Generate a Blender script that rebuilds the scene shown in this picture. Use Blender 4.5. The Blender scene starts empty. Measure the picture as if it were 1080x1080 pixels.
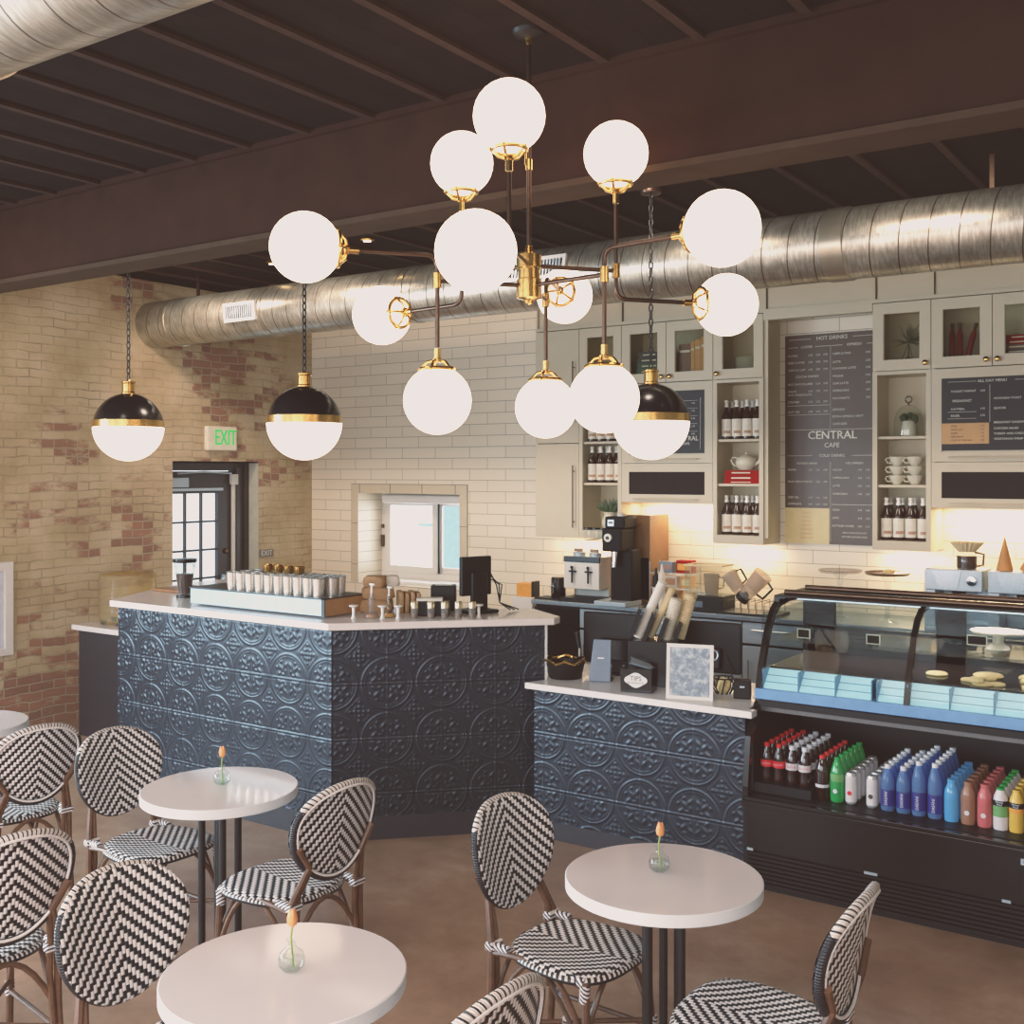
import bpy, bmesh, math, random
import numpy as np
from mathutils import Vector, Matrix, Euler
random.seed(7)
scene = bpy.context.scene
COL = scene.collection
PI = math.pi
R = math.radians

# ------------------------------------------------------------------ materials
def lin(c):
    out = []
    for v in c[:3]:
        v = v / 255.0
        out.append(v / 12.92 if v <= 0.04045 else ((v + 0.055) / 1.055) ** 2.4)
    return (out[0], out[1], out[2], 1.0)

class NT:
    def __init__(s, name):
        s.m = bpy.data.materials.new(name)
        s.m.use_nodes = True
        s.n = s.m.node_tree.nodes
        s.l = s.m.node_tree.links
        s.b = s.n['Principled BSDF']
        s.out = s.n['Material Output']
        s._xyz = None
    def node(s, t, **k):
        n = s.n.new(t)
        for a, v in k.items():
            setattr(n, a, v)
        return n
    def put(s, sock, v):
        if isinstance(v, bpy.types.NodeSocket):
            s.l.new(v, sock)
        elif v is not None:
            sock.default_value = v
    def math(s, op, a, b=None, c=None):
        n = s.node('ShaderNodeMath', operation=op)
        s.put(n.inputs[0], a)
        if b is not None: s.put(n.inputs[1], b)
        if c is not None: s.put(n.inputs[2], c)
        return n.outputs[0]
    def coord(s):
        return s.node('ShaderNodeTexCoord').outputs['Object']
    def xyz(s):
        if s._xyz is None:
            n = s.node('ShaderNodeSeparateXYZ')
            s.l.new(s.coord(), n.inputs[0])
            s._xyz = n.outputs
        return s._xyz
    def comb(s, x, y, z=0.0):
        n = s.node('ShaderNodeCombineXYZ')
        s.put(n.inputs[0], x); s.put(n.inputs[1], y); s.put(n.inputs[2], z)
        return n.outputs[0]
    def noise(s, scale, detail=4, rough=0.55, vec=None):
        n = s.node('ShaderNodeTexNoise')
        n.inputs['Scale'].default_value = scale
        n.inputs['Detail'].default_value = detail
        n.inputs['Roughness'].default_value = rough
        s.l.new(vec if vec is not None else s.coord(), n.inputs['Vector'])
        return n.outputs['Fac']
    def ramp(s, fac, stops):
        n = s.node('ShaderNodeValToRGB')
        e = n.color_ramp.elements
        e[0].position, e[0].color = stops[0]
        e[1].position, e[1].color = stops[-1]
        for p, c in stops[1:-1]:
            x = e.new(p); x.color = c
        s.put(n.inputs[0], fac)
        return n.outputs[0]
    def mix(s, fac, a, b):
        n = s.node('ShaderNodeMix', data_type='RGBA')
        s.put(n.inputs[0], fac); s.put(n.inputs[6], a); s.put(n.inputs[7], b)
        return n.outputs[2]
    def bump(s, h, strength=0.3, dist=0.01):
        n = s.node('ShaderNodeBump')
        n.inputs['Strength'].default_value = strength
        n.inputs['Distance'].default_value = dist
        s.l.new(h, n.inputs['Height'])
        s.l.new(n.outputs[0], s.b.inputs['Normal'])
    def base(s, c=None, rough=0.5, metal=0.0, spec=None):
        if c is not None: s.put(s.b.inputs['Base Color'], c)
        s.put(s.b.inputs['Roughness'], rough)
        s.b.inputs['Metallic'].default_value = metal
        if spec is not None: s.b.inputs['Specular IOR Level'].default_value = spec
        return s.m

def mk(name, rgb, rough=0.5, metal=0.0, var=0.10, scale=14, bump=0.0, spec=None, emit=None, es=0.0):
    t = NT(name)
    c = lin(rgb)
    f = t.noise(scale)
    a = tuple(max(0, min(1, x * (1 - var))) for x in c[:3]) + (1,)
    b = tuple(max(0, min(1, x * (1 + var))) for x in c[:3]) + (1,)
    t.base(t.ramp(f, [(0.3, a), (0.7, b)]), rough, metal, spec)
    if bump: t.bump(f, bump, 0.004)
    if emit is not None:
        t.b.inputs['Emission Color'].default_value = lin(emit)
        t.b.inputs['Emission Strength'].default_value = es
    return t.m

def mk_glass(name, rgb=(235, 240, 240), rough=0.03, opacity=0.12):
    # clear sheet glass: see-through with a Fresnel reflection
    t = NT(name)
    tr = t.node('ShaderNodeBsdfTransparent'); tr.inputs[0].default_value = lin(rgb)
    gl = t.node('ShaderNodeBsdfGlossy'); gl.inputs['Roughness'].default_value = rough
    lw = t.node('ShaderNodeLayerWeight'); lw.inputs[0].default_value = 0.5
    f = t.math('ADD', t.math('MULTIPLY', t.math('POWER', lw.outputs['Facing'], 3.0), 0.45), opacity * 0.3)
    mx = t.node('ShaderNodeMixShader')
    t.l.new(f, mx.inputs[0]); t.l.new(tr.outputs[0], mx.inputs[1]); t.l.new(gl.outputs[0], mx.inputs[2])
    t.l.new(mx.outputs[0], t.out.inputs[0])
    return t.m

def mk_tint(name, rgb, alpha=0.5, rough=0.1):
    t = NT(name)
    tr = t.node('ShaderNodeBsdfTransparent'); tr.inputs[0].default_value = lin(rgb)
    t.base(lin(rgb), rough)
    mx = t.node('ShaderNodeMixShader'); mx.inputs[0].default_value = alpha
    t.l.new(tr.outputs[0], mx.inputs[1]); t.l.new(t.b.outputs[0], mx.inputs[2])
    t.l.new(mx.outputs[0], t.out.inputs[0])
    return t.m

M = {}
M['greige'] = mk('greige_paint', (196, 180, 152), 0.45, var=0.03, scale=5)
M['greige_in'] = mk('greige_inside', (204, 188, 156), 0.55, var=0.03, scale=5)
M['groove'] = mk('shadow_groove', (88, 70, 54), 0.8)
M['brass'] = mk('aged_brass', (232, 188, 116), 0.24, 1.0, var=0.12, scale=40)
M['bronze'] = mk('dark_bronze', (92, 70, 58), 0.32, 0.9, var=0.15, scale=40)
M['black_metal'] = mk('black_metal', (30, 26, 27), 0.4, 0.3)
M['black_gloss'] = mk('black_enamel', (18, 13, 13), 0.22, 0.0, spec=0.35)
M['black_plastic'] = mk('black_plastic', (20, 15, 15), 0.5, spec=0.25)
M['steel'] = mk('brushed_steel', (176, 182, 188), 0.3, 1.0, var=0.08, scale=60)
M['pale_steel'] = mk('pale_steel', (178, 188, 198), 0.42, 0.6, var=0.05, scale=60)
M['chrome'] = mk('chrome', (215, 215, 215), 0.12, 1.0, var=0.03)
M['gold_cup'] = mk('gold_metal', (226, 176, 106), 0.2, 1.0)
M['quartz'] = mk('white_quartz', (226, 218, 214), 0.16, var=0.03, scale=9)
M['tabletop'] = mk('table_laminate', (216, 206, 206), 0.09, var=0.02, scale=7)
M['table_edge'] = mk('table_edge_band', (226, 228, 230), 0.4, var=0.03, scale=7)
M['tin'] = mk('navy_tin', (40, 46, 56), 0.30, 0.4, var=0.08, scale=6, spec=0.5)
M['tin_base'] = mk('navy_base_paint', (42, 40, 46), 0.5)
M['joist'] = mk('joist_paint', (60, 42, 36), 0.8, var=0.2, scale=20, spec=0.1)
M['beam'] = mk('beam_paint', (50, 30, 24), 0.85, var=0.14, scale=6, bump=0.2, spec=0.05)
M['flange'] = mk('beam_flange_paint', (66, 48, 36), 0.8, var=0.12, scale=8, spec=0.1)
M['door_dark'] = mk('door_paint', (52, 42, 40), 0.45)
M['white_paint'] = mk('white_paint', (222, 218, 214), 0.45, var=0.02)
M['white_frame'] = mk('white_window_frame', (214, 208, 200), 0.4, var=0.02)
M['porcelain'] = mk('porcelain', (212, 202, 178), 0.2, var=0.03)
M['paper'] = mk('kraft_paper', (162, 122, 84), 0.8, var=0.15, scale=30, bump=0.4)
M['paper_white'] = mk('white_paper', (222, 214, 200), 0.8, var=0.04)
M['cup_cream'] = mk('cream_paper_cup', (220, 196, 150), 0.6, var=0.05)
M['rattan'] = mk('rattan_cane', (96, 64, 46), 0.35, var=0.3, scale=26, spec=0.5)
M['black_weave'] = mk('black_weave', (22, 20, 26), 0.4, var=0.3, scale=60, bump=0.5)
M['white_weave'] = mk('white_weave', (232, 226, 224), 0.5, var=0.06, scale=60, bump=0.4)
M['tulip'] = mk('tulip_petal', (232, 150, 92), 0.5, var=0.15, scale=60)
M['stem'] = mk('tulip_stem', (150, 170, 90), 0.5)
M['water'] = mk_glass('water', (246, 250, 248), 0.02, 0.05)
M['glass'] = mk_glass('clear_glass', (247, 249, 248), 0.02, 0.12)
M['pane'] = mk_glass('window_pane', (236, 242, 244), 0.01, 0.04)
M['pane_cab'] = mk_glass('cabinet_pane', (240, 240, 236), 0.03, 0.0)
M['wood'] = mk('oiled_wood', (150, 98, 58), 0.4, var=0.25, scale=12)
M['board'] = mk('menu_black', (30, 23, 22), 0.5, var=0.1, spec=0.3)
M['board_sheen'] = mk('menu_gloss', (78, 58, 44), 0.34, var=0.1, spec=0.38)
M['board_gold'] = mk('menu_gold', (190, 134, 62), 0.4, var=0.05)
M['board_cream'] = mk('menu_cream', (206, 184, 126), 0.4, var=0.05)
M['chalk'] = mk('menu_lettering', (226, 216, 198), 0.6)
M['ink'] = mk('dark_ink', (60, 44, 38), 0.6)
M['blackboard'] = mk('blackboard', (38, 28, 25), 0.7, spec=0.15)
M['green_sign'] = mk('exit_green', (40, 190, 84), 0.4, emit=(60, 205, 100), es=0.55)
M['sign_white'] = mk('exit_sign_housing', (216, 206, 184), 0.4, emit=(216, 206, 184), es=0.12)
M['red_book'] = mk('red_cover', (150, 14, 6), 0.6, spec=0.1)
M['brown_book'] = mk('brown_cover', (112, 76, 52), 0.5)
M['tan_book'] = mk('tan_cover', (196, 138, 70), 0.5)
M['green_book'] = mk('green_cover', (44, 84, 54), 0.5)
M['dark_book'] = mk('dark_cover', (52, 44, 40), 0.5)
M['pages'] = mk('book_pages', (222, 210, 184), 0.8)
M['leaf'] = mk('leaf_green', (66, 80, 52), 0.5, var=0.3, scale=30)
M['sage'] = mk('air_plant_green', (86, 88, 60), 0.6, var=0.3, scale=30)
M['syrup'] = mk('dark_syrup', (52, 26, 18), 0.12, spec=0.7)
M['syrup_label'] = mk('cream_label', (236, 226, 208), 0.5)
M['label_print'] = mk('label_print', (190, 140, 108), 0.6)
M['pump_top'] = mk('pour_top', (240, 234, 224), 0.2)
M['cola'] = mk('cola', (40, 14, 12), 0.08, spec=0.7)
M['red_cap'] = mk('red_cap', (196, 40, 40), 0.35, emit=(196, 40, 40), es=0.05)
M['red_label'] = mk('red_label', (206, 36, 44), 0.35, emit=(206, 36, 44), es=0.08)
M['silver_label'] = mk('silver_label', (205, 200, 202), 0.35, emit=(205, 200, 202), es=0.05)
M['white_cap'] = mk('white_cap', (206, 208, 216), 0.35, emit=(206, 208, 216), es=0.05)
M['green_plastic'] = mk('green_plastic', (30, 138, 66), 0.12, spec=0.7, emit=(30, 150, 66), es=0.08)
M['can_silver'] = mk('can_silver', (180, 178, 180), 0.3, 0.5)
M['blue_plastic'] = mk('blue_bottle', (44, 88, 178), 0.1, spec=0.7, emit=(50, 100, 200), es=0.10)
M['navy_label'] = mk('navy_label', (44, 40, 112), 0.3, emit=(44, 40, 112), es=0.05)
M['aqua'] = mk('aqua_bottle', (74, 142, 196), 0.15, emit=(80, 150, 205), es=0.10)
M['brown_drink'] = mk('brown_drink', (146, 100, 78), 0.25)
M['pink_drink'] = mk('pink_drink', (190, 92, 92), 0.25)
M['green_juice'] = mk('green_juice', (110, 160, 96), 0.25)
M['yellow_juice'] = mk('yellow_juice', (214, 170, 70), 0.25)
M['orange'] = mk('orange_card', (226, 150, 60), 0.6)
M['coffee'] = mk('coffee', (66, 34, 22), 0.3)
M['cookie'] = mk('cookie', (240, 204, 140), 0.8, var=0.2, scale=60, bump=0.5)
M['reflection_glow'] = mk('case_reflection', (160, 210, 222), 0.2, 0.2, emit=(172, 216, 232), es=0.75)  # window reflection in the case glass put into a glowing colour
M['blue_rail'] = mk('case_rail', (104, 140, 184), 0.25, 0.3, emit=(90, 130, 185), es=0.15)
M['slate'] = mk('slate_tablet', (92, 104, 120), 0.35)
M['brown_panel'] = mk('brown_panel', (118, 82, 52), 0.4, var=0.12)
M['shade_black'] = mk('pendant_black', (30, 24, 26), 0.22, 0.3, spec=0.6)
M['concrete_out'] = mk('outdoor_render', (224, 228, 232), 0.8, emit=(220, 228, 238), es=1.0)
M['blue_out'] = mk('outdoor_blue', (150, 186, 210), 0.6, emit=(160, 196, 222), es=0.55)
M['amber_glass'] = mk_tint('amber_glass', (236, 222, 186), 0.16, 0.1)
M['bean_glass'] = mk_tint('smoked_glass', (226, 220, 214), 0.16, 0.08)

# opal glass of the lit globes
def opal(name, rgb, s):
    t = NT(name)
    t.base(lin(rgb), 0.25)
    t.b.inputs['Emission Color'].default_value = lin(rgb)
    t.b.inputs['Emission Strength'].default_value = s
    return t.m
M['opal'] = opal('lit_opal_glass', (255, 226, 196), 3.2)
M['opal_low'] = opal('lit_pendant_glass', (255, 232, 208), 2.4)
M['spot'] = opal('lit_spot_lens', (255, 220, 160), 12.0)

def mat_brick():
    t = NT('painted_brick')
    x, y, z = t.xyz()[0], t.xyz()[1], t.xyz()[2]
    v = t.comb(y, z, 0.0)
    wob = t.noise(3.0, 3)
    zz = t.math('ADD', z, t.math('MULTIPLY', t.math('SUBTRACT', wob, 0.5), 0.07))
    v2 = t.comb(y, zz, 0.0)
    br = t.node('ShaderNodeTexBrick'); br.offset = 0.5
    br.inputs['Scale'].default_value = 1.0
    br.inputs['Brick Width'].default_value = 0.215
    br.inputs['Row Height'].default_value = 0.070
    br.inputs['Mortar Size'].default_value = 0.007
    br.inputs['Mortar Smooth'].default_value = 0.6
    br.inputs['Color1'].default_value = lin((158, 104, 84))
    br.inputs['Color2'].default_value = lin((128, 84, 70))
    br.inputs['Mortar'].default_value = lin((168, 148, 126))
    t.l.new(v2, br.inputs['Vector'])
    # one value for each brick, so the bare ones show as whole bricks
    row = t.math('FLOOR', t.math('DIVIDE', zz, 0.070))
    off = t.math('MULTIPLY', t.math('FLOORED_MODULO', row, 2.0), 0.5)
    colx = t.math('FLOOR', t.math('ADD', t.math('DIVIDE', y, 0.215), off))
    wn = t.node('ShaderNodeTexWhiteNoise'); wn.noise_dimensions = '2D'
    t.l.new(t.comb(colx, row), wn.inputs['Vector'])
    patch = t.noise(0.75, 3, 0.6)
    fine = t.noise(9, 6, 0.7, t.comb(y, t.math('MULTIPLY', z, 2.2)))
    s = t.math('ADD', t.math('MULTIPLY', wn.outputs['Value'], 0.26), t.math('MULTIPLY', patch, 1.0))
    s = t.math('ADD', s, t.math('MULTIPLY', fine, 0.34))
    # more bare brick low down and around the door head
    low = t.math('MULTIPLY', t.math('MAXIMUM', t.math('SUBTRACT', 1.25, z), 0.0), 0.22)
    dz = t.math('ABSOLUTE', t.math('SUBTRACT', z, 2.0))
    dy = t.math('ABSOLUTE', t.math('SUBTRACT', y, 7.2))
    near = t.math('MULTIPLY', t.math('MAXIMUM', t.math('SUBTRACT', 1.0, t.math('ADD', t.math('MULTIPLY', dz, 1.7), t.math('MULTIPLY', dy, 0.75))), 0.0), 0.29)
    s = t.math('ADD', s, t.math('ADD', low, near))
    bare = t.ramp(s, [(0.93, (0, 0, 0, 1)), (1.07, (1, 1, 1, 1))])
    paint = t.ramp(t.noise(2.2, 5), [(0.30, lin((172, 147, 112))), (0.5, lin((190, 167, 132))), (0.72, lin((206, 186, 156)))])
    vis = t.math('MULTIPLY', br.outputs['Fac'], t.ramp(t.noise(2.6, 4, 0.65), [(0.42, (0.03, 0.03, 0.03, 1)), (0.66, (0.55, 0.55, 0.55, 1))]))
    paint = t.mix(vis, paint, lin((104, 80, 60)))
    c = t.mix(t.math('MULTIPLY', bare, 0.88), paint, br.outputs['Color'])
    t.base(c, 0.75)
    hh = t.math('SUBTRACT', t.math('MULTIPLY', fine, 0.9), t.math('MULTIPLY', br.outputs['Fac'], 0.45))
    t.bump(hh, 0.55, 0.02)
    return t.m
def mat_tile():
    t = NT('long_wall_tile')
    x, z = t.xyz()[0], t.xyz()[2]
    br = t.node('ShaderNodeTexBrick'); br.offset = 0.5
    br.inputs['Scale'].default_value = 1.0
    br.inputs['Brick Width'].default_value = 0.407
    br.inputs['Row Height'].default_value = 0.1035
    br.inputs['Mortar Size'].default_value = 0.0024
    br.inputs['Mortar Smooth'].default_value = 0.1
    br.inputs['Color1'].default_value = lin((226, 213, 190))
    br.inputs['Color2'].default_value = lin((220, 206, 183))
    br.inputs['Mortar'].default_value = lin((140, 124, 98))
    t.l.new(t.comb(x, z), br.inputs['Vector'])
    t.base(br.outputs['Color'], 0.32)
    t.bump(t.math('SUBTRACT', 1.0, br.outputs['Fac']), 0.3, 0.004)
    return t.m
def mat_floor():
    t = NT('stained_concrete')
    f = t.math('ADD', t.math('MULTIPLY', t.noise(0.9, 6, 0.6), 0.7), t.math('MULTIPLY', t.noise(7, 8, 0.7), 0.3))
    c = t.ramp(f, [(0.36, lin((134, 98, 78))), (0.5, lin((164, 126, 102))), (0.64, lin((190, 158, 134)))])
    t.base(c, t.math('ADD', t.math('MULTIPLY', f, 0.35), 0.18))
    t.bump(t.noise(40, 4), 0.05, 0.003)
    return t.m
def mat_ceiling():
    t = NT('ceiling_boards')
    x = t.xyz()[0]
    s = t.math('FRACT', t.math('DIVIDE', t.math('ADD', x, 50.0), 0.14))
    e = t.math('GREATER_THAN', s, 0.93)
    c = t.mix(e, t.ramp(t.noise(6), [(0.3, lin((27, 19, 17))), (0.7, lin((34, 25, 22)))]), lin((24, 17, 15)))
    t.base(c, 0.9, spec=0.05)
    return t.m
def mat_duct():
    t = NT('galvanised_spiral_duct')
    x, y, z = t.xyz()
    ang = t.math('ARCTAN2', z, y)
    ph = t.math('ADD', t.math('DIVIDE', x, 0.155), t.math('DIVIDE', ang, 2 * PI))
    fr = t.math('FRACT', t.math('ADD', ph, 100.0))
    d = t.math('ABSOLUTE', t.math('SUBTRACT', fr, 0.5))
    seam = t.math('GREATER_THAN', d, 0.476)
    st = t.noise(1.0, 6, 0.7, t.comb(t.math('MULTIPLY', x, 60.0), t.math('MULTIPLY', ang, 2.0)))
    bl = t.noise(5, 5)
    m = t.math('ADD', t.math('MULTIPLY', st, 0.6), t.math('MULTIPLY', bl, 0.4))
    c = t.ramp(m, [(0.35, lin((132, 122, 108))), (0.5, lin((172, 164, 150))), (0.62, lin((206, 198, 184)))])
    c = t.mix(seam, c, lin((92, 74, 60)))
    t.base(c, t.math('ADD', t.math('MULTIPLY', m, 0.3), 0.2), 0.85)
    t.bump(t.math('ADD', t.math('MULTIPLY', seam, 1.5), t.math('MULTIPLY', st, 0.35)), 0.35, 0.006)
    return t.m
def mat_weave(name, seat):
    t = NT(name)
    x, y, z = t.xyz()
    v = y if seat else z
    w, s, p = 0.0120, 0.0122, 0.0430
    ax = t.math('ADD', t.math('DIVIDE', t.math('ABSOLUTE', t.math('ADD', x, 0.0004)), w), 0.5)
    i = t.math('FLOOR', ax)
    tt = t.math('ADD', t.math('DIVIDE', t.math('ADD', v, t.math('MULTIPLY', i, s)), p), 50.0)
    fr = t.math('FRACT', tt)
    wht = t.math('LESS_THAN', fr, 0.50)
    # rounding of each strand
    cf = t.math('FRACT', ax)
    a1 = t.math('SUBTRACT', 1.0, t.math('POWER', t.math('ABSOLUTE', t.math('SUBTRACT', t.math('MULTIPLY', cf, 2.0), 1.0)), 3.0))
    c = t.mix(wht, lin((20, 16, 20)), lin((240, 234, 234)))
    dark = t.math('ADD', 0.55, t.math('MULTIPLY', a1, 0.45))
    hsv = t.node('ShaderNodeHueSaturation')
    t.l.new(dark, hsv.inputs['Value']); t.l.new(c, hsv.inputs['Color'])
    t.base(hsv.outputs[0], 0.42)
    st = t.math('ABSOLUTE', t.math('SINE', t.math('MULTIPLY', tt, PI / 0.5)))
    t.bump(t.math('ADD', a1, t.math('MULTIPLY', st, 0.4)), 0.6, 0.004)
    return t.m
def mat_rim():
    t = NT('woven_rim')
    x, y, z = t.xyz()
    a = t.math('ARCTAN2', t.math('SUBTRACT', z, 0.72), x)
    tick = t.math('LESS_THAN', t.math('FRACT', t.math('ADD', t.math('MULTIPLY', a, 11.0), 50.0)), 0.68)
    up = t.math('GREATER_THAN', t.math('ADD', z, t.math('MULTIPLY', t.math('SUBTRACT', y, -0.26), -1.0)), 0.835)
    f = t.math('MULTIPLY', tick, up)
    c = t.mix(f, lin((24, 22, 28)), lin((220, 208, 200)))
    t.base(c, 0.4)
    t.bump(t.math('SINE', t.math('MULTIPLY', a, 160.0)), 0.4, 0.003)
    return t.m
def mat_wrap():
    t = NT('wrapped_binding')
    x, y, z = t.xyz()
    s = t.math('FRACT', t.math('ADD', t.math('DIVIDE', t.math('ADD', z, t.math('MULTIPLY', y, 0.7)), 0.014), 50.0))
    c = t.mix(t.math('LESS_THAN', s, 0.55), lin((34, 34, 60)), lin((226, 218, 214)))
    t.base(c, 0.4)
    return t.m
M['brick'] = mat_brick(); M['tile'] = mat_tile(); M['floor'] = mat_floor(); M['ceil'] = mat_ceiling()
M['duct'] = mat_duct(); M['weave_back'] = mat_weave('woven_back', False); M['weave_seat'] = mat_weave('woven_seat', True)
M['rim'] = mat_rim(); M['wrap'] = mat_wrap()

# ------------------------------------------------------------------ mesh builder
class MB:
    def __init__(s):
        s.v = []; s.f = []; s.mi = []; s.sm = []
    def add(s, vs, fs, mi=0, sm=False, T=None):
        o = len(s.v)
        if T is not None:
            vs = [tuple(T @ Vector(p)) for p in vs]
        s.v.extend(vs)
        for f in fs:
            s.f.append(tuple(i + o for i in f)); s.mi.append(mi); s.sm.append(sm)
        return s
    def box(s, x0, x1, y0, y1, z0, z1, mi=0, T=None):
        vs = [(x0,y0,z0),(x1,y0,z0),(x1,y1,z0),(x0,y1,z0),(x0,y0,z1),(x1,y0,z1),(x1,y1,z1),(x0,y1,z1)]
        return s.add(vs, [(0,3,2,1),(4,5,6,7),(0,1,5,4),(1,2,6,5),(2,3,7,6),(3,0,4,7)], mi, False, T)
    def lathe(s, prof, c=(0,0,0), n=24, mi=0, sm=True, T=None, cap=True):
        vs = []; fs = []
        for (r, z) in prof:
            for k in range(n):
                a = 2*PI*k/n
                vs.append((c[0]+r*math.cos(a), c[1]+r*math.sin(a), c[2]+z))
        m = len(prof)
        for j in range(m-1):
            for k in range(n):
                k2 = (k+1) % n
                fs.append((j*n+k, j*n+k2, (j+1)*n+k2, (j+1)*n+k))
        s.add(vs, fs, mi, sm, T)
        if cap:
            for j, rev in ((0, True), (m-1, False)):
                if prof[j][0] > 1e-4:
                    ring = vs[j*n:(j+1)*n]
                    s.add(ring, [tuple(range(n))[::-1] if rev else tuple(range(n))], mi, False, T)
        return s
    def cyl(s, c, r, h, n=20, mi=0, T=None):
        return s.lathe([(r, 0), (r, h)], c, n, mi, True, T)
    def tube(s, pts, r, n=8, mi=0, closed=False, T=None, rs=None):
        P = [Vector(p) for p in pts]; m = len(P)
        vs = []; fs = []; up = None
        for i, p in enumerate(P):
            if closed: tg = P[(i+1) % m] - P[i-1]
            else: tg = P[min(i+1, m-1)] - P[max(i-1, 0)]
            tg.normalize()
            if up is None:
                up = Vector((0,0,1)) if abs(tg.z) < 0.9 else Vector((1,0,0))
            side = tg.cross(up)
            if side.length < 1e-5: side = tg.cross(Vector((0.3,1,0.2)))
            side.normalize(); up = side.cross(tg).normalized()
            rr = rs[i] if rs else r
            for k in range(n):
                a = 2*PI*k/n
                vs.append(tuple(p + side*math.cos(a)*rr + up*math.sin(a)*rr))
        last = m if closed else m-1
        for i in range(last):
            j = (i+1) % m
            for k in range(n):
                k2 = (k+1) % n
                fs.append((i*n+k, i*n+k2, j*n+k2, j*n+k))
        if not closed:
            fs.append(tuple(range(n))[::-1]); fs.append(tuple((m-1)*n+k for k in range(n)))
        return s.add(vs, fs, mi, True, T)
    def prism(s, poly, z0, z1, mi=0, T=None):
        n = len(poly)
        vs = [(p[0],p[1],z0) for p in poly] + [(p[0],p[1],z1) for p in poly]
        fs = [tuple(range(n))[::-1], tuple(range(n, 2*n))] + [(k,(k+1)%n,n+(k+1)%n,n+k) for k in range(n)]
        return s.add(vs, fs, mi, False, T)
    def ball(s, c, r, n=24, mi=0, T=None, sz=1.0):
        m = n//2
        prof = [(r*math.sin(PI*j/m) if 0 < j < m else 1e-5, -r*math.cos(PI*j/m)*sz) for j in range(m+1)]
        return s.lathe(prof, c, n, mi, True, T, cap=False)
    def build(s, name, mats, parent=None, loc=(0,0,0), rot=None, bevel=0.0):
        me = bpy.data.meshes.new(name)
        me.from_pydata(s.v, [], s.f)
        if not isinstance(mats, (list, tuple)): mats = [mats]
        for m in mats: me.materials.append(M[m] if isinstance(m, str) else m)
        me.polygons.foreach_set('material_index', s.mi)
        me.polygons.foreach_set('use_smooth', s.sm)
        me.update()
        if any(s.sm): me.set_sharp_from_angle(angle=R(38))
        o = bpy.data.objects.new(name, me); COL.objects.link(o)
        o.location = loc
        if rot: o.rotation_euler = rot
        if parent is not None: o.parent = parent
        if bevel:
            b = o.modifiers.new('bevel', 'BEVEL'); b.width = bevel; b.segments = 2; b.limit_method = 'ANGLE'
        return o

def tag(o, label=None, cat=None, group=None, kind=None):
    if label: o['label'] = label
    if cat: o['category'] = cat
    if group: o['group'] = group
    if kind: o['kind'] = kind
    return o
def thing(name, label, cat, loc=(0,0,0), rz=0.0, group=None):
    o = bpy.data.objects.new(name, None); COL.objects.link(o)
    o.empty_display_size = 0.05
    o.location = loc; o.rotation_euler = (0,0,rz)
    return tag(o, label, cat, group)
CH = {}
def copy_tree(root, loc, rz=None, label=None, group=None):
    def rec(o, parent):
        c = o.copy(); COL.objects.link(c)
        if parent is not None: c.parent = parent
        for ch in [x for x in o.children]: rec(ch, c)
        return c
    r = rec(root, None)
    r.location = loc
    if rz is not None: r.rotation_euler = (0,0,rz)
    if label: r['label'] = label
    if group: r['group'] = group
    return r
def struct(o, label=None, cat=None):
    o['kind'] = 'structure'
    if label: o['label'] = label
    if cat: o['category'] = cat
    return o
ORD = ['front', 'second', 'third', 'fourth', 'fifth', 'sixth', 'seventh', 'eighth', 'ninth']

# lettering as real flat meshes (built-in font)
_tc = {}
def text_geo(txt, size, align='LEFT', depth=0.0):
    key = (txt, round(size, 5), align)
    if key in _tc: return _tc[key]
    cu = bpy.data.curves.new('lettering', 'FONT')
    cu.body = txt; cu.size = size; cu.align_x = align; cu.align_y = 'CENTER'; cu.resolution_u = 2
    ob = bpy.data.objects.new('lettering', cu); COL.objects.link(ob)
    bpy.context.view_layer.update()
    dg = bpy.context.evaluated_depsgraph_get()
    me = bpy.data.meshes.new_from_object(ob.evaluated_get(dg))
    vs = [tuple(v.co) for v in me.vertices]; fs = [tuple(p.vertices) for p in me.polygons]
    bpy.data.objects.remove(ob); bpy.data.meshes.remove(me); bpy.data.curves.remove(cu)
    _tc[key] = (vs, fs)
    return vs, fs
# matrix that stands text upright facing -Y (reading along +X)
def face_mY(x, y, z): return Matrix.Translation((x, y, z)) @ Matrix.Rotation(PI/2, 4, 'X')
# upright text facing +X (reading along +Y)
def face_pX(x, y, z): return Matrix.Translation((x, y, z)) @ Matrix.Rotation(PI/2, 4, 'Z') @ Matrix.Rotation(PI/2, 4, 'X')
def txt(mb, s, size, T, align='LEFT', mi=0):
    vs, fs = text_geo(s, size, align)
    mb.add(vs, fs, mi, False, T)
M['reflection_bar'] = mk('reflection_bar', (92, 130, 160), 0.3)  # dark pane lines of the imitated window reflection
M['case_shelf'] = mk('case_shelf', (54, 40, 36), 0.15, spec=0.6)
M['glass_case'] = mk_glass('case_glass', (242, 246, 246), 0.01, 0.03)
M['added_strip_glow'] = opal('cool_added_strip', (210, 235, 255), 2.0)  # glow of the strip added inside the display case
M['bottle_glass'] = mk_tint('bottle_glass', (214, 214, 206), 0.35, 0.08)
M['blue_tint'] = mk_tint('blue_water', (120, 160, 216), 0.38, 0.08)

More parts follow.
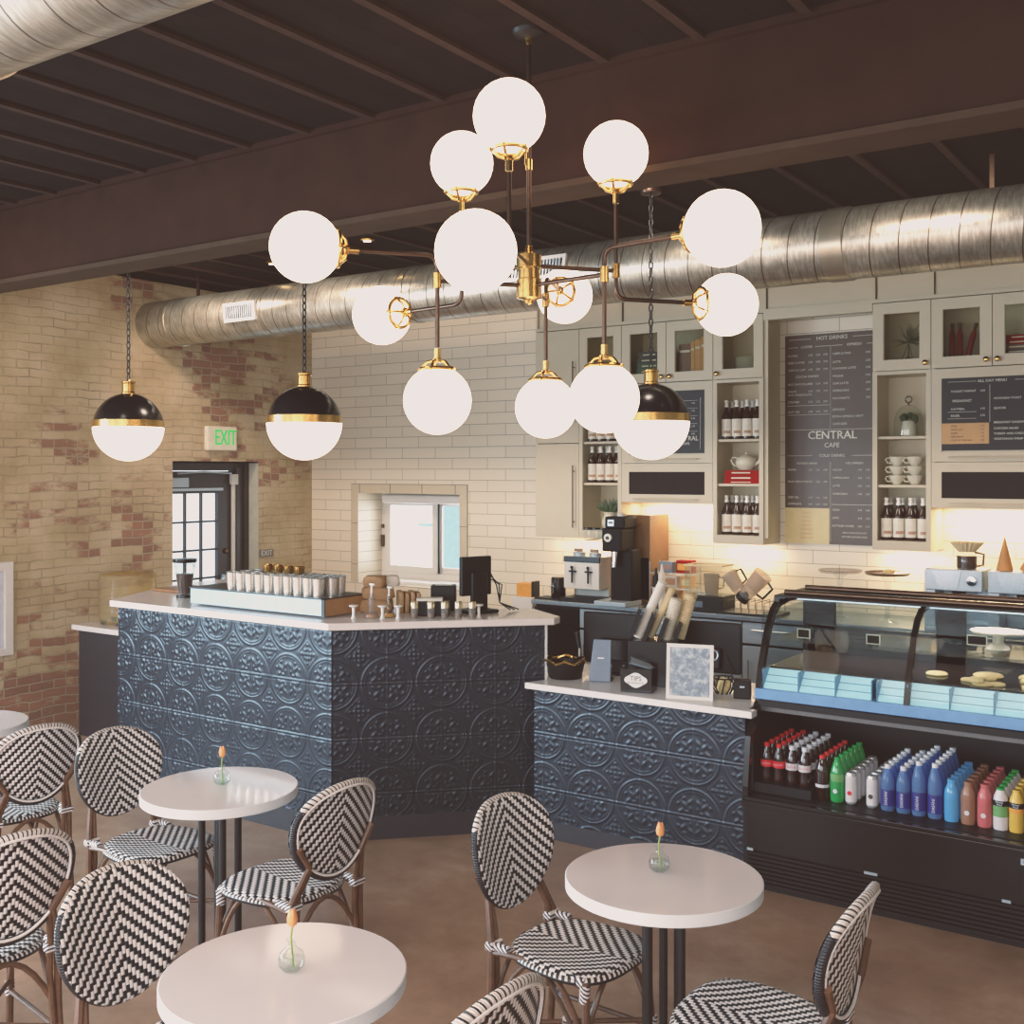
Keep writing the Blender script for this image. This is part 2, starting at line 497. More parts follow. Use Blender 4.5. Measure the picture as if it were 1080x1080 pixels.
M['nose_steel'] = mk('nose_steel', (96, 92, 92), 0.35, 0.5)
M['red_oil'] = mk('red_oil', (120, 36, 26), 0.15)
M['cookie_dark'] = mk('brown_plate', (110, 78, 52), 0.3)
M['wood_light'] = mk('kraft_cone', (200, 136, 76), 0.6)
M['wood_end'] = mk('brown_end_panel', (166, 118, 78), 0.45, var=0.1)
M['gold_pale'] = mk('pale_gold_metal', (214, 200, 166), 0.25, 0.8)
M['cup_white_speck'] = mk('speckled_cup', (210, 198, 176), 0.6, var=0.12, scale=120)
def _sheet():
    t = NT('printed_sheet'); v = t.coord()
    f = t.noise(26, 6, 0.7)
    z = t.xyz()[2]
    c = t.ramp(f, [(0.38, lin((92, 98, 108))), (0.5, lin((122, 130, 140))), (0.62, lin((172, 178, 182)))])
    t.base(c, 0.25); return t.m
M['sheet_print'] = _sheet()
M['cup_metal'] = mk('cup_metal', (230, 224, 216), 0.18, 0.75)
M['machine_steel'] = mk('machine_steel', (150, 166, 178), 0.4, 0.3)
M['grinder_black'] = mk('grinder_black', (16, 12, 13), 0.6, spec=0.15)

# ------------------------------------------------------------------ room shell
XB, YW, ZC, YF = -8.135, 8.20, 3.73, 7.87
XR, YN = 3.2, -3.2
struct(MB().box(XB-0.4, XR+0.3, YN-0.3, YW+0.5, -0.12, 0.0).build('floor', 'floor'), 'brown stained concrete floor of the cafe', 'floor')
struct(MB().box(XB-0.4, XR+0.3, YN-0.3, YW+0.5, ZC, ZC+0.12).build('ceiling', 'ceil'), 'dark brown board ceiling', 'ceiling')
# brick wall with a door opening and openings for the street windows further forward (outside the frame)
b = MB()
DY0, DY1, DZ = 6.445, 7.467, 2.13
for y0, y1, z0, z1 in ((DY1, YW+0.5, 0, ZC), (DY0, DY1, DZ, ZC), (2.3, DY0, 0, ZC), (-2.2, 2.3, 3.0, ZC), (-2.2, 2.3, 0, 0.7), (YN, -2.2, 0, ZC)):
    b.box(XB-0.3, XB, y0, y1, z0, z1)
struct(b.build('wall_left', 'brick'), 'worn brick wall with flaking beige paint', 'wall')
# tiled back wall with the opening of the serving window
WX0, WX1, WZ0, WZ1 = -7.49, -6.218, 0.94, 1.832
b = MB()
for x0, x1, z0, z1 in ((XB, WX0, 0, ZC), (WX1, XR+0.3, 0, ZC), (WX0, WX1, WZ1, ZC), (WX0, WX1, 0, WZ0)):
    b.box(x0, x1, YW, YW+0.5, z0, z1)
struct(b.build('wall_back', 'tile'), 'wall of long cream subway tiles', 'wall')
struct(MB().box(XR, XR+0.3, YN-0.3, YW+0.5, 0, ZC).build('wall_right', mk('plain_wall', (188, 172, 150), 0.7)), 'plain beige side wall', 'wall')
b = MB()
for x0, x1, z0, z1 in ((XB-0.3, -7.2, 0, ZC), (-7.2, 1.8, 3.0, ZC), (-7.2, 1.8, 0, 0.5), (1.8, XR, 0, ZC), (-4.5, -4.2, 0.5, 3.0), (-1.5, -1.2, 0.5, 3.0)):
    b.box(x0, x1, YN-0.3, YN, z0, z1)
struct(b.build('wall_front', 'greige'), 'street wall with tall window openings', 'wall')

# steel beam: web, flanges
b = MB()
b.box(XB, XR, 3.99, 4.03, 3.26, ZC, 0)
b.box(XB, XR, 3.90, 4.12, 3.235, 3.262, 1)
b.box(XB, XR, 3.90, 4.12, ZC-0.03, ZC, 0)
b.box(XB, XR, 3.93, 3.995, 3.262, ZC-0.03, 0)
struct(b.build('trim_1', ['beam', 'flange']), 'deep dark brown steel beam across the ceiling', 'beam')
n = 2
for k in range(28):
    x = -7.70 + 0.4215*k
    if x > XR: break
    for y0, y1 in ((YN, 3.90), (4.12, YW)):
        struct(MB().box(x-0.02, x+0.02, y0, y1, ZC-0.018, ZC).build('trim_%d' % n, 'joist'), 'thin brown ceiling joist strip', 'joist'); n += 1
# window border tiles on the back wall
b = MB()
g = 0.088
for x0, x1, z0, z1 in ((WX0-g, WX0, WZ0, WZ1+g), (WX1, WX1+g, WZ0, WZ1+g), (WX0, WX1, WZ1, WZ1+g)):
    b.box(x0, x1, YW-0.007, YW, z0, z1)
b2 = 'groove'
b.box(WX0-g-0.004, WX1+g+0.004, YW-0.004, YW, WZ1+g, WZ1+g+0.005, 1)
b.box(WX0-g-0.005, WX0-g, YW-0.004, YW, WZ0, WZ1+g, 1); b.box(WX1+g, WX1+g+0.005, YW-0.004, YW, WZ0, WZ1+g, 1)
for k in range(4):
    b.box(WX0+0.02+k*0.4, WX0+0.025+k*0.4, YW-0.009, YW-0.006, WZ1, WZ1+g, 1)
for z in (1.12, 1.53): b.box(WX1, WX1+g, YW-0.009, YW-0.006, z, z+0.004, 1); b.box(WX0-g, WX0, YW-0.009, YW-0.006, z, z+0.004, 1)
struct(b.build('trim_%d' % n, ['tile_plain' if 'tile_plain' in M else 'greige', 'groove']), 'cream tile border around the serving window', 'trim'); n += 1
# serving window
YG = 8.58
w = struct(thing('window_1', 'white framed sliding serving window in the tiled wall', 'window', ((WX0+WX1)/2, YG, WZ0)))
hw = (WX1-WX0)/2; H = WZ1-WZ0
b = MB()
b.box(-hw, hw, -0.03, 0.05, 0, 0.09); b.box(-hw, hw, -0.03, 0.05, H-0.06, H)
b.box(-hw, -hw+0.06, -0.03, 0.05, 0.09, H-0.06); b.box(hw-0.06, hw, -0.03, 0.05, 0.09, H-0.06)
b.build('frame', 'white_frame', w, bevel=0.004)
def sash(nm, x0, x1, y0):
    b = MB(); s_ = 0.065
    b.box(x0, x1, y0, y0+0.03, 0.09, 0.09+s_); b.box(x0, x1, y0, y0+0.03, H-0.06-s_, H-0.06)
    b.box(x0, x0+s_, y0, y0+0.03, 0.09+s_, H-0.06-s_); b.box(x1-s_, x1, y0, y0+0.03, 0.09+s_, H-0.06-s_)
    o = b.build(nm, 'white_frame', w, bevel=0.003)
    MB().box(x0+s_, x1-s_, y0+0.012, y0+0.016, 0.09+s_, H-0.06-s_).build('pane', 'pane', o)
    return o
sash('sash', -hw+0.06, 0.10, -0.04)
sash('sash', 0.06, hw-0.06, 0.0)
MB().box(0.108, 0.125, -0.045, -0.03, 0.10, H-0.08).build('slide_track', 'black_plastic', w)
b = MB(); b.box(-hw+0.015, -hw+0.045, -0.06, -0.03, 0.34, 0.46); b.box(-hw+0.02, -hw+0.04, -0.06, -0.03, 0.53, 0.57)
b.build('latch', 'bronze', w, bevel=0.004)
MB().box(-hw, hw, -0.30, -0.04, 0.0, 0.03).build('sill', 'white_paint', w, bevel=0.004)
b = MB(); b.tube([(-hw+0.1, -0.10, H-0.06), (hw-0.02, -0.10, H-0.06)], 0.045, 12); b.build('rolled_blind', 'white_paint', w)

# glazed door in the brick wall, set back into its opening
XD = -8.277
d = struct(thing('door_1', 'dark framed glazed door with a grid of panes in the brick wall', 'door', (XD, DY0, 0)))
b = MB(); W = DY1-DY0
b.box(-0.10, 0.0, W-0.17, W, 0, DZ); b.box(-0.10, 0.0, 0.0, W-0.17, DZ-0.075, DZ); b.box(-0.10, 0, 0, 0.03, 0, DZ-0.075)
b.box(-0.0, 0.025, W-0.17, W-0.12, 0, DZ-0.05); b.box(-0.0, 0.02, W-0.06, W-0.01, 0, DZ)
b.build('door_frame', 'door_dark', d, bevel=0.003)
lf = MB(); y0, y1, zt = 0.035, W-0.175, DZ-0.08
g0, g1 = 0.10, 0.667; gz0, gz1 = 0.50, 1.84
lf.box(-0.075, -0.03, y0, g0, 0.01, zt); lf.box(-0.075, -0.03, g1, y1, 0.01, zt)
lf.box(-0.075, -0.03, g0, g1, gz1, zt); lf.box(-0.075, -0.03, g0, g1, 0.01, gz0)
leaf = lf.build('door_leaf', 'door_dark', d)
b = MB()
for k in range(1, 3): yy = g0 + (g1-g0)*k/3.0; b.box(-0.065, -0.035, yy-0.009, yy+0.009, gz0, gz1)
for k in range(1, 5): zz = gz1 - 0.268*k; b.box(-0.066, -0.034, g0, g1, zz-0.009, zz+0.009)
b.build('muntins', 'door_dark', leaf)
MB().box(-0.055, -0.05, g0, g1, gz0, gz1).build('pane', 'pane', leaf)
b = MB(); b.box(-0.03, 0.0, 0.05, 0.30, 1.90, 1.99); o = b.build('door_closer', 'pale_steel', d, bevel=0.004)
b = MB(); b.tube([(0.02, 0.15, 2.03), (0.03, 0.45, 2.045), (0.03, 0.78, 2.03)], 0.009, 8); b.build('closer_arm', 'pale_steel', o)
b = MB(); b.box(-0.03, -0.015, 0.0, 0.72, 1.865, 1.89); b.build('top_channel', 'pale_steel', d)
b = MB(); b.box(-0.02, 0.012, 0.82, 0.85, 0.55, 1.98); b.box(-0.02, 0.03, 0.80, 0.87, 1.92, 2.02); b.build('panic_rod', 'white_frame', d, bevel=0.004)
b = MB(); b.box(-0.03, 0.04, 0.69, 0.86, 0.98, 1.06); b.tube([(0.03, 0.12, 1.0), (0.03, 0.80, 1.0)], 0.016, 10); b.build('panic_bar', 'steel', d, bevel=0.004)
b = MB(); b.lathe([(0.03, 0), (0.03, 0.012), (0.012, 0.02)], n=18, T=Matrix.Translation((-0.03, 0.76, 1.28)) @ Matrix.Rotation(PI/2, 4, 'Y')); b.build('lock_cylinder', 'bronze', d)
# plastered right reveal of the door opening
struct(MB().box(XD-0.12, XB+0.002, DY1-0.004, DY1+0.001, 0, DZ).build('trim_%d' % n, mk('door_reveal', (182, 176, 158), 0.7, var=0.08)), 'pale painted reveal beside the door', 'trim'); n += 1
struct(MB().box(XD-0.12, XB, DY0, DY1, DZ-0.001, DZ+0.012).build('trim_%d' % n, 'door_dark'), 'dark head of the door opening', 'trim'); n += 1
# white framed panel at the far left of the brick wall
p = thing('wall_panel', 'white framed panel hung on the brick wall at the left edge', 'panel', (XB, 4.5, 0.612))
b = MB(); b.box(0, 0.035, 0.33, 0.40, 0, 0.73); b.box(0, 0.035, -0.6, 0.33, 0.66, 0.73); b.box(0, 0.035, -0.6, 0.33, 0, 0.06); b.box(0,0.035,-0.66,-0.6,0,0.73)
b.build('frame', 'white_paint', p, bevel=0.005)
MB().box(0, 0.018, -0.6, 0.33, 0.06, 0.66).build('infill', mk('cool_white', (206, 210, 222), 0.4), p)

# simple outside seen through the window and the door
struct(MB().box(-14, 2, 12.5, 12.7, -0.5, 1.1).build('trim_%d' % n, 'concrete_out'), 'pale low wall outside the window', 'outside wall'); n += 1
o = MB(); o.box(-8.35, -7.95, 10.6, 10.7, 0.2, 2.2); o.box(-7.2,-7.12,10.3,10.38,0,3); tag(o.build('outdoor_post', 'blue_out'), 'pale blue post standing outside the serving window', 'post')
o = MB(); o.tube([(-8.9, 11.2, 0.0), (-8.9, 11.2, 1.5)], 0.03, 8); o.tube([(-9.15,11.2,1.35),(-8.65,11.2,1.35)],0.02,6); o.tube([(-9.1, 11.2, 0.62), (-8.7, 11.2, 0.62)], 0.02, 8); o.lathe([(0.38,0),(0.38,0.03)],(-8.9,11.2,0.75),24)
tag(o.build('outdoor_table', 'blue_out'), 'blurry blue outdoor table with a pole seen through the window glass', 'table')

# ------------------------------------------------------------------ ducts
def duct(label, x0, x1, y, z, r, collars, ends=True):
    t = thing('spiral_duct', label, 'duct', (0, y, z))
    b = MB(); n_ = 48
    prof = [(r, 0), (r, x1-x0)]
    T = Matrix.Translation((x0, 0, 0)) @ Matrix.Rotation(PI/2, 4, 'Y')
    b.lathe(prof, n=n_, T=T, cap=ends)
    b.build('duct_shell', 'duct', t)
    for cx, cw in collars:
        MB().lathe([(r+0.001, 0), (r+0.007, 0.004), (r+0.007, cw-0.004), (r+0.001, cw)], n=n_, T=Matrix.Translation((cx, 0, 0)) @ Matrix.Rotation(PI/2, 4, 'Y'), cap=False).build('collar', 'collar_metal', t)
    return t
M['collar_metal'] = mk('duct_collar', (176, 164, 146), 0.3, 0.85, var=0.1, scale=6)
t = duct('silver spiral duct running along the back wall above the counter', XB, 1.6, 6.25, 3.345, 0.203, [(-7.78, 0.03), (-6.60, 0.03), (-5.15, 0.04), (-2.07, 0.13), (0.3, 0.1)])
# supply grilles on the duct face
def grille(x, w_, h_, ang):
    T = Matrix.Translation((x, 0, 0)) @ Matrix.Rotation(R(ang), 4, 'X') @ Matrix.Translation((0, -0.206, 0))
    g_ = MB()
    for a in ((0, w_, 0, 0.022), (0, w_, h_-0.022, h_), (0, 0.022, 0.022, h_-0.022), (w_-0.022, w_, 0.022, h_-0.022)):
        g_.box(a[0], a[1], -0.012, 0.01, a[2]-h_/2, a[3]-h_/2, 0, T)
    fr_ = g_.build('supply_grille', 'white_paint', t)
    g2 = MB(); g2.box(0.02, w_-0.02, 0.004, 0.01, 0.02-h_/2, h_/2-0.02, 0, T); g2.build('backing', 'black_plastic', fr_)
    g3 = MB()
    k = 0.035
    while k < w_-0.03:
        g3.box(k, k+0.010, -0.008, 0.004, 0.022-h_/2, h_/2-0.022, 0, T); k += 0.024
    g3.build('louvres', 'pale_steel', fr_)
grille(-6.98, 0.36, 0.15, 4)
grille(-4.25, 0.52, 0.15, -10)
for x in (-7.55, -4.9, -1.2):
    MB().box(x-0.012, x+0.012, -0.01, 0.01, 0.2, ZC-3.345).build('hanger_strap', 'bronze', t)
duct('silver spiral duct close overhead at the top left corner', XB, 1.6, 1.66, 3.35, 0.203, [(-3.0, 0.03)])

# small recessed spots and a fire sprinkler in the ceiling
def spot(px, y, lab):
    t_ = thing('ceiling_spot', lab, 'spotlight', (px, y, ZC), group='small brass ceiling spots behind the beam')
    MB().lathe([(0.03, -0.02), (0.05, -0.012), (0.05, 0.0)], n=20).build('trim_ring', 'brass', t_)
    MB().lathe([(0.001, -0.022), (0.028, -0.022)], n=20, cap=False).build('lens', 'spot', t_)
spot(-6.57, 6.18, 'small lit ceiling spot nearest the brick wall'); spot(-5.35, 5.95, 'small lit ceiling spot behind the chandelier left globe')

# ------------------------------------------------------------------ counters with pressed tin fronts
def relief(U, V):
    """height of the pressed pattern; U, V in cells, circle centres at whole numbers"""
    h = np.zeros_like(U)
    def gau(d, s): return np.exp(-(d/s)**2)
    cu = U - np.round(U); cv = V - np.round(V)
    d = np.hypot(cu, cv)
    ins = d < 0.5
    h += 0.8*gau(d-0.455, 0.014) + 0.5*gau(d-0.405, 0.010)
    a = np.arctan2(cv, cu)
    # leaves: four fleurons on the diagonals, each a centre leaf and two curling side leaves
    for k in range(4):
        A0 = math.pi/4 + k*math.pi/2
        for da, rr, ln, wd, tw in ((0, 0.27, 0.075, 0.030, 0.0), (0.50, 0.25, 0.062, 0.027, 1.0), (-0.50, 0.25, 0.062, 0.027, -1.0), (0.22, 0.35, 0.030, 0.022, 1.4), (-0.22, 0.35, 0.030, 0.022, -1.4), (0.30, 0.15, 0.035, 0.018, 0.5), (-0.30, 0.15, 0.035, 0.018, -0.5)):
            ca, sa = math.cos(A0+da), math.sin(A0+da)
            px, py = rr*ca, rr*sa
            dx, dy = cu-px, cv-py
            cb, sb = math.cos(A0+da+tw), math.sin(A0+da+tw)
            l = dx*cb+dy*sb; m = -dx*sb+dy*cb
            h += 0.95*np.exp(-(l/ln)**2-(m/wd)**2)
    # small floret in the middle of each cell
    fu = U - np.floor(U) - 0.5; fv = V - np.floor(V) - 0.5
    for k in range(4):
        A0 = k*math.pi/2
        for rr, s in ((0.085, 0.03), (0.17, 0.026)):
            h += 0.9*np.exp(-((fu-rr*math.cos(A0))**2+(fv-rr*math.sin(A0))**2)/s**2)
        A1 = A0 + math.pi/4
        h += 0.7*np.exp(-((fu-0.10*math.cos(A1))**2+(fv-0.10*math.sin(A1))**2)/0.022**2)
    h += 0.9*np.exp(-(fu**2+fv**2)/0.03**2)
    # thin lozenge around the floret
    dm = np.abs(fu)+np.abs(fv)
    h += 0.45*gau(dm-0.25, 0.012)*(np.hypot(cu, cv) > 0.47)
    # panel seams
    h += 0.9*gau(cv, 0.014) + 0.55*gau(cu, 0.008) - 0.6*gau(np.abs(cv)-0.026, 0.008)
    return h
def tin_panel(name, parent, W, Hh, seam_u, seam_v, cell=0.3065, res=0.0052, amp=0.005, label=None):
    nu = int(W/res)+1; nv = int(Hh/res)+1
    u = np.linspace(0, W, nu); v = np.linspace(0, Hh, nv)
    UU, VV = np.meshgrid(u, v)
    h = relief((UU-seam_u)/cell, (VV-seam_v)/cell)*amp
    co = np.stack([UU.ravel(), -h.ravel()-0.002, VV.ravel()], 1).astype(np.float32)
    me = bpy.data.meshes.new(name)
    I, J = np.meshgrid(np.arange(nu-1), np.arange(nv-1))
    a = (J*nu+I).ravel(); quads = np.stack([a, a+1, a+1+nu, a+nu], 1).astype(np.int32)
    me.vertices.add(len(co)); me.vertices.foreach_set('co', co.ravel())
    me.loops.add(quads.size); me.loops.foreach_set('vertex_index', quads.ravel())
    me.polygons.add(len(quads))
    me.polygons.foreach_set('loop_start', np.arange(0, quads.size, 4, dtype=np.int32))
    me.polygons.foreach_set('loop_total', np.full(len(quads), 4, dtype=np.int32))
    me.polygons.foreach_set('use_smooth', np.ones(len(quads), dtype=bool))
    me.materials.append(M['tin']); me.update(calc_edges=True); me.validate()
    o = bpy.data.objects.new(name, me); COL.objects.link(o); o.parent = parent
    return o
HT = 1.215   # top of the bar-height counter
K = (-4.263, 4.45)   # outer corner where the front turns 45 degrees
t = thing('bar_counter', 'tall angled bar counter with dark blue pressed tin front and white top', 'counter', (K[0], K[1], 0))
LA = 1.892; LB = 1.206
pa = tin_panel('tin_front', t, LA, HT-0.04-0.13, LA-0.03, (HT-0.04-0.308)-0.13)
pa.location = (-LA, 0, 0.13)
pb = tin_panel('tin_front', t, LB, HT-0.04-0.13, 0.0, (HT-0.04-0.308)-0.13)
pb.location = (0, 0, 0.13); pb.rotation_euler = (0, 0, PI/4)
def loc(x, y): return (x-K[0], y-K[1])
s2 = math.sqrt(0.5)
E_ = (LB*s2, LB*s2)
fp = [(-LA, 0), (0, 0), E_, (E_[0]-0.36*s2, E_[1]+0.36*s2), (-0.18, 0.47), (-LA, 0.47)]
fp = [(-LA, 0.002), (0-0.001, 0.002), (E_[0], E_[1]+0.002), (E_[0]-0.36*s2, E_[1]+0.36*s2), (-0.2, 0.56), (-LA-0.35, 0.56)]
MB().prism(fp, 0, HT-0.04).build('counter_body', 'tin_base', t)
# plinth board and end trim
MB().prism([(-LA, -0.006), (0.004, -0.006), (E_[0]+0.004, E_[1]-0.008), (E_[0], E_[1]+0.003), (0, 0.003), (-LA, 0.003)], 0.0, 0.13).build('plinth', 'tin_base', t)
MB().box(-0.004, 0.008, -0.012, 0.012, 0.0, HT-0.04, T=Matrix.Translation((E_[0]+0.004, E_[1], 0)) @ Matrix.Rotation(PI/4, 4, 'Z')).build('end_trim', 'white_paint', t)
ov = 0.055
sl = [(-LA-0.02, -ov), (ov*0.414, -ov), (E_[0]+ov*s2+0.03, E_[1]-ov*s2+0.03), (E_[0]+0.055, E_[1]+0.075), (E_[0]-0.40*s2, E_[1]+0.42*s2), (-0.22, 0.62), (-1.2, 0.62), (-1.75, 1.5), (-2.40, 1.5), (-LA-0.50, 0.82)]
MB().prism(sl, HT-0.04, HT).build('worktop', 'quartz', t, bevel=0.005)
# lower counter wing on the left, seen past the end
t = thing('low_side_counter', 'low dark counter with a white top by the brick wall', 'counter', (-7.62, 5.15, 0))
MB().box(0.0, 1.0, 0, 0.55, 0, 0.82).build('cabinet_body', mk('charcoal_panel', (40, 34, 38), 0.5), t)
MB().box(-0.04, 1.0, -0.04, 0.6, 0.82, 0.86).build('worktop', 'quartz', t, bevel=0.004)
# low till counter
t = thing('till_counter', 'low counter with dark blue pressed tin front and white top beside the display case', 'counter', (-3.40, 5.18, 0))
HL = 0.865
WC = 1.255
pc = tin_panel('tin_front', t, WC, HL-0.035-0.10, 0.06, 0.583-0.10)
pc.location = (0, 0, 0.10)
MB().prism([(0.0, 0.002), (WC, 0.002), (WC, 0.62), (-0.24, 0.62), (-0.24, 0.38), (0.0, 0.14)], 0, HL-0.035).build('counter_body', 'tin_base', t)
MB().box(0.0, WC, -0.006, 0.003, 0, 0.10).build('plinth', 'tin_base', t)
MB().prism([(-0.035, -0.05), (WC+0.055, -0.05), (WC+0.055, 0.02), (WC+0.008, 0.02), (WC+0.008, 0.66), (-0.26, 0.66), (-0.26, 0.40), (0.03, 0.115)], HL-0.035, HL).build('worktop', 'quartz', t, bevel=0.004)

# ------------------------------------------------------------------ wall cabinets
ZB, ZM, ZD, ZT = 1.497, 1.80, 2.752, 3.232
ZU = ZD+0.079
def carcass(t, x0, x1, z0, z1, open_z=()):
    b = MB(); th = 0.02; dp = YW-YF-0.004
    b.box(x0, x0+th, 0, dp, z0, z1); b.box(x1-th, x1, 0, dp, z0, z1)
    b.box(x0+th, x1-th, 0, dp, z0, z0+th); b.box(x0+th, x1-th, 0, dp, z1-th, z1)
    b.box(x0+th, x1-th, dp-0.012, dp, z0+th, z1-th, 1)
    b.box(x0+th, x1-th, 0, dp-0.012, ZD+0.055, ZU-0.001); b.box(x0+th, x1-th, 0, dp-0.012, ZD-0.022, ZD-0.004)
    b.build('carcass', ['greige', 'greige_in'], t)
def frame_boxes(b, x0, x1, z0, z1, sw, y0, y1, mi=0, bot=None):
    bt = bot if bot is not None else sw
    b.box(x0, x1, y0, y1, z0, z0+bt, mi); b.box(x0, x1, y0, y1, z1-sw, z1, mi)
    b.box(x0, x0+sw, y0, y1, z0+bt, z1-sw, mi); b.box(x1-sw, x1, y0, y1, z0+bt, z1-sw, mi)
def knob(parent, x, z, y=-0.02):
    MB().lathe([(0.006, 0), (0.006, 0.014), (0.017, 0.018), (0.019, 0.026), (0.012, 0.032), (0.001, 0.033)], n=16, T=Matrix.Translation((x, y, z)) @ Matrix.Rotation(PI/2, 4, 'X')).build('knob', 'brass', parent)
def glass_door(t, x0, x1, kx, sw=0.072):
    b = MB(); g_ = 0.003
    frame_boxes(b, x0+g_, x1-g_, ZD+g_, ZT-g_, sw, -0.02, 0.0)
    frame_boxes(b, x0+sw, x1-sw, ZD+sw, ZT-sw, 0.007, -0.013, 0.0)
    o = b.build('door', 'greige', t)
    MB().box(x0+sw+0.007, x1-sw-0.007, -0.008, -0.005, ZD+sw+0.007, ZT-sw-0.007).build('pane', 'pane_cab', o)
    knob(o, kx, ZD+0.045)
    return o
def open_column(name, lab, x0, x1, kx):
    w_ = x1-x0
    t = thing(name, lab, 'cabinet', (x0, YF, 0))
    carcass(t, 0, w_, ZB, ZT)
    b = MB()
    b.box(0, 0.033, -0.02, 0, ZB, ZD-0.002); b.box(w_-0.033, w_, -0.02, 0, ZB, ZD-0.002)
    b.box(0.033, w_-0.033, -0.02, 0, ZB, ZB+0.065); b.box(0.033, w_-0.033, -0.02, 0, ZD-0.026, ZD-0.002)
    b.build('face_frame', 'greige', t)
    MB().box(0.022, w_-0.022, 0.02, YW-YF-0.02, ZB+0.045, ZB+0.065).build('cabinet_floor', 'greige_in', t)
    for z in (1.955, 2.295):
        MB().box(0.022, w_-0.022, 0.0, YW-YF-0.02, z-0.02, z).build('shelf', 'greige', t, bevel=0.002)
    glass_door(t, 0, w_, kx)
    return t
def lower_fronts(t, x0, x1, menu=True):
    w_ = x1-x0
    for z0, z1, hz in ((2.115, ZD-0.004, None), (ZM, 2.111, None)):
        b = MB(); frame_boxes(b, x0+0.003, x1-0.003, z0, z1, 0.066, -0.02, 0.0)
        b.box(x0+0.066, x1-0.066, -0.006, 0.0, z0+0.066, z1-0.066)
        o = b.build('lift_door', 'greige', t)
        b = MB(); b.tube([(x0+0.12, -0.045, z0+0.030), (x1-0.12, -0.045, z0+0.030)], 0.006, 8)
        for xx in (x0+0.16, x1-0.16): b.tube([(xx, -0.045, z0+0.030), (xx, -0.018, z0+0.030)], 0.005, 6)
        b.build('bar_handle', 'greige', o)
        if z0 < 2.1: MB().box(x0+0.066, x1-0.066, -0.010, -0.006, z0+0.066, z1-0.066).build('blackboard', 'blackboard', o)
G = 'greige wall cabinets over the back counter'
# tall plain pantry pair
X = [-5.145, -4.712, -4.312, -3.513, -3.107, -2.298, -1.90, -1.115]
t = thing('wall_cabinet', 'plain tall two-door greige wall cabinet at the left end of the row', 'cabinet', (X[0], YF, 0), group=G)
w_ = X[1]-X[0]
carcass(t, 0, w_, ZB, ZT)
for z0, z1, h0, h1 in ((ZB+0.003, 2.28, 1.58, 2.10), (2.286, ZT-0.003, 2.45, 2.965)):
    b = MB(); b.box(0.003, w_-0.003, -0.02, 0, z0, z1)
    o = b.build('door', 'greige', t, bevel=0.002)
    b = MB(); b.tube([(w_-0.045, -0.05, h0), (w_-0.045, -0.05, h1)], 0.006, 8)
    for z in (h0+0.05, h1-0.05): b.tube([(w_-0.045, -0.05, z), (w_-0.045, -0.018, z)], 0.005, 6)
    b.build('bar_handle', 'bronze', o)
open_column('shelf_cabinet', 'narrow open shelf cabinet with bottles and a plant beside the plain cabinet', X[1], X[2], X[2]-X[1]-0.035)
t = thing('menu_cabinet', 'double glass-door cabinet above a menu board behind the right pendant', 'cabinet', (X[2], YF, 0))
w_ = X[3]-X[2]
carcass(t, 0, w_, ZM, ZT); glass_door(t, 0, w_/2, w_/2-0.035); glass_door(t, w_/2, w_, w_/2+0.035); lower_fronts(t, 0, w_)
open_column('shelf_cabinet', 'narrow open shelf cabinet holding a white teapot on red books', X[3], X[4], 0.035)
open_column('shelf_cabinet', 'narrow open shelf cabinet holding stacked cups and a glass dome', X[5], X[6], X[6]-X[5]-0.035)
t = thing('menu_cabinet', 'double glass-door cabinet with red bottles above the all day menu board', 'cabinet', (X[6], YF, 0))
w_ = X[7]-X[6]
carcass(t, 0, w_, ZM, ZT); glass_door(t, 0, w_/2, w_/2-0.035); glass_door(t, w_/2, w_, w_/2+0.035); lower_fronts(t, 0, w_)
# header over the big menu and frieze up to the ceiling
t = thing('cabinet_frieze', 'greige panelled frieze above the wall cabinets', 'frieze', (X[0], YF, 0))
L_ = X[7]-X[0]
MB().box(0, L_, 0.012, 0.05, ZT+0.004, ZC).build('frieze_board', 'greige', t)
b = MB(); b.box(0, L_, -0.022, 0.012, ZT+0.004, ZT+0.03)
b.box(0, L_, -0.01, 0.012, ZC-0.06, ZC)
xs = [0, X[2]-X[0]-0.02, X[4]-X[0]+0.0, X[5]-X[0]+0.0, X[6]-X[0]+0.0, L_]
for x in xs: b.box(max(0, x-0.016), min(L_, x+0.016), -0.008, 0.012, ZT+0.03, ZC-0.06)
b.build('frieze_moulding', 'greige', t)
b = MB()
for x in xs[1:-1]: b.box(x+0.016, x+0.022, -0.001, 0.012, ZT+0.03, ZC-0.06)
b.build('panel_shadow_line', 'groove', t)
b = MB(); xg0, xg1 = X[4]-X[0], X[5]-X[0]
b.box(xg0+0.001, xg1-0.001, -0.02, 0.05, ZT-0.052, ZT+0.004)
b.box(xg0+0.001, xg0+0.03, 0.0, 0.02, ZB+0.05, ZT-0.05)
b.build('header', 'greige', t)

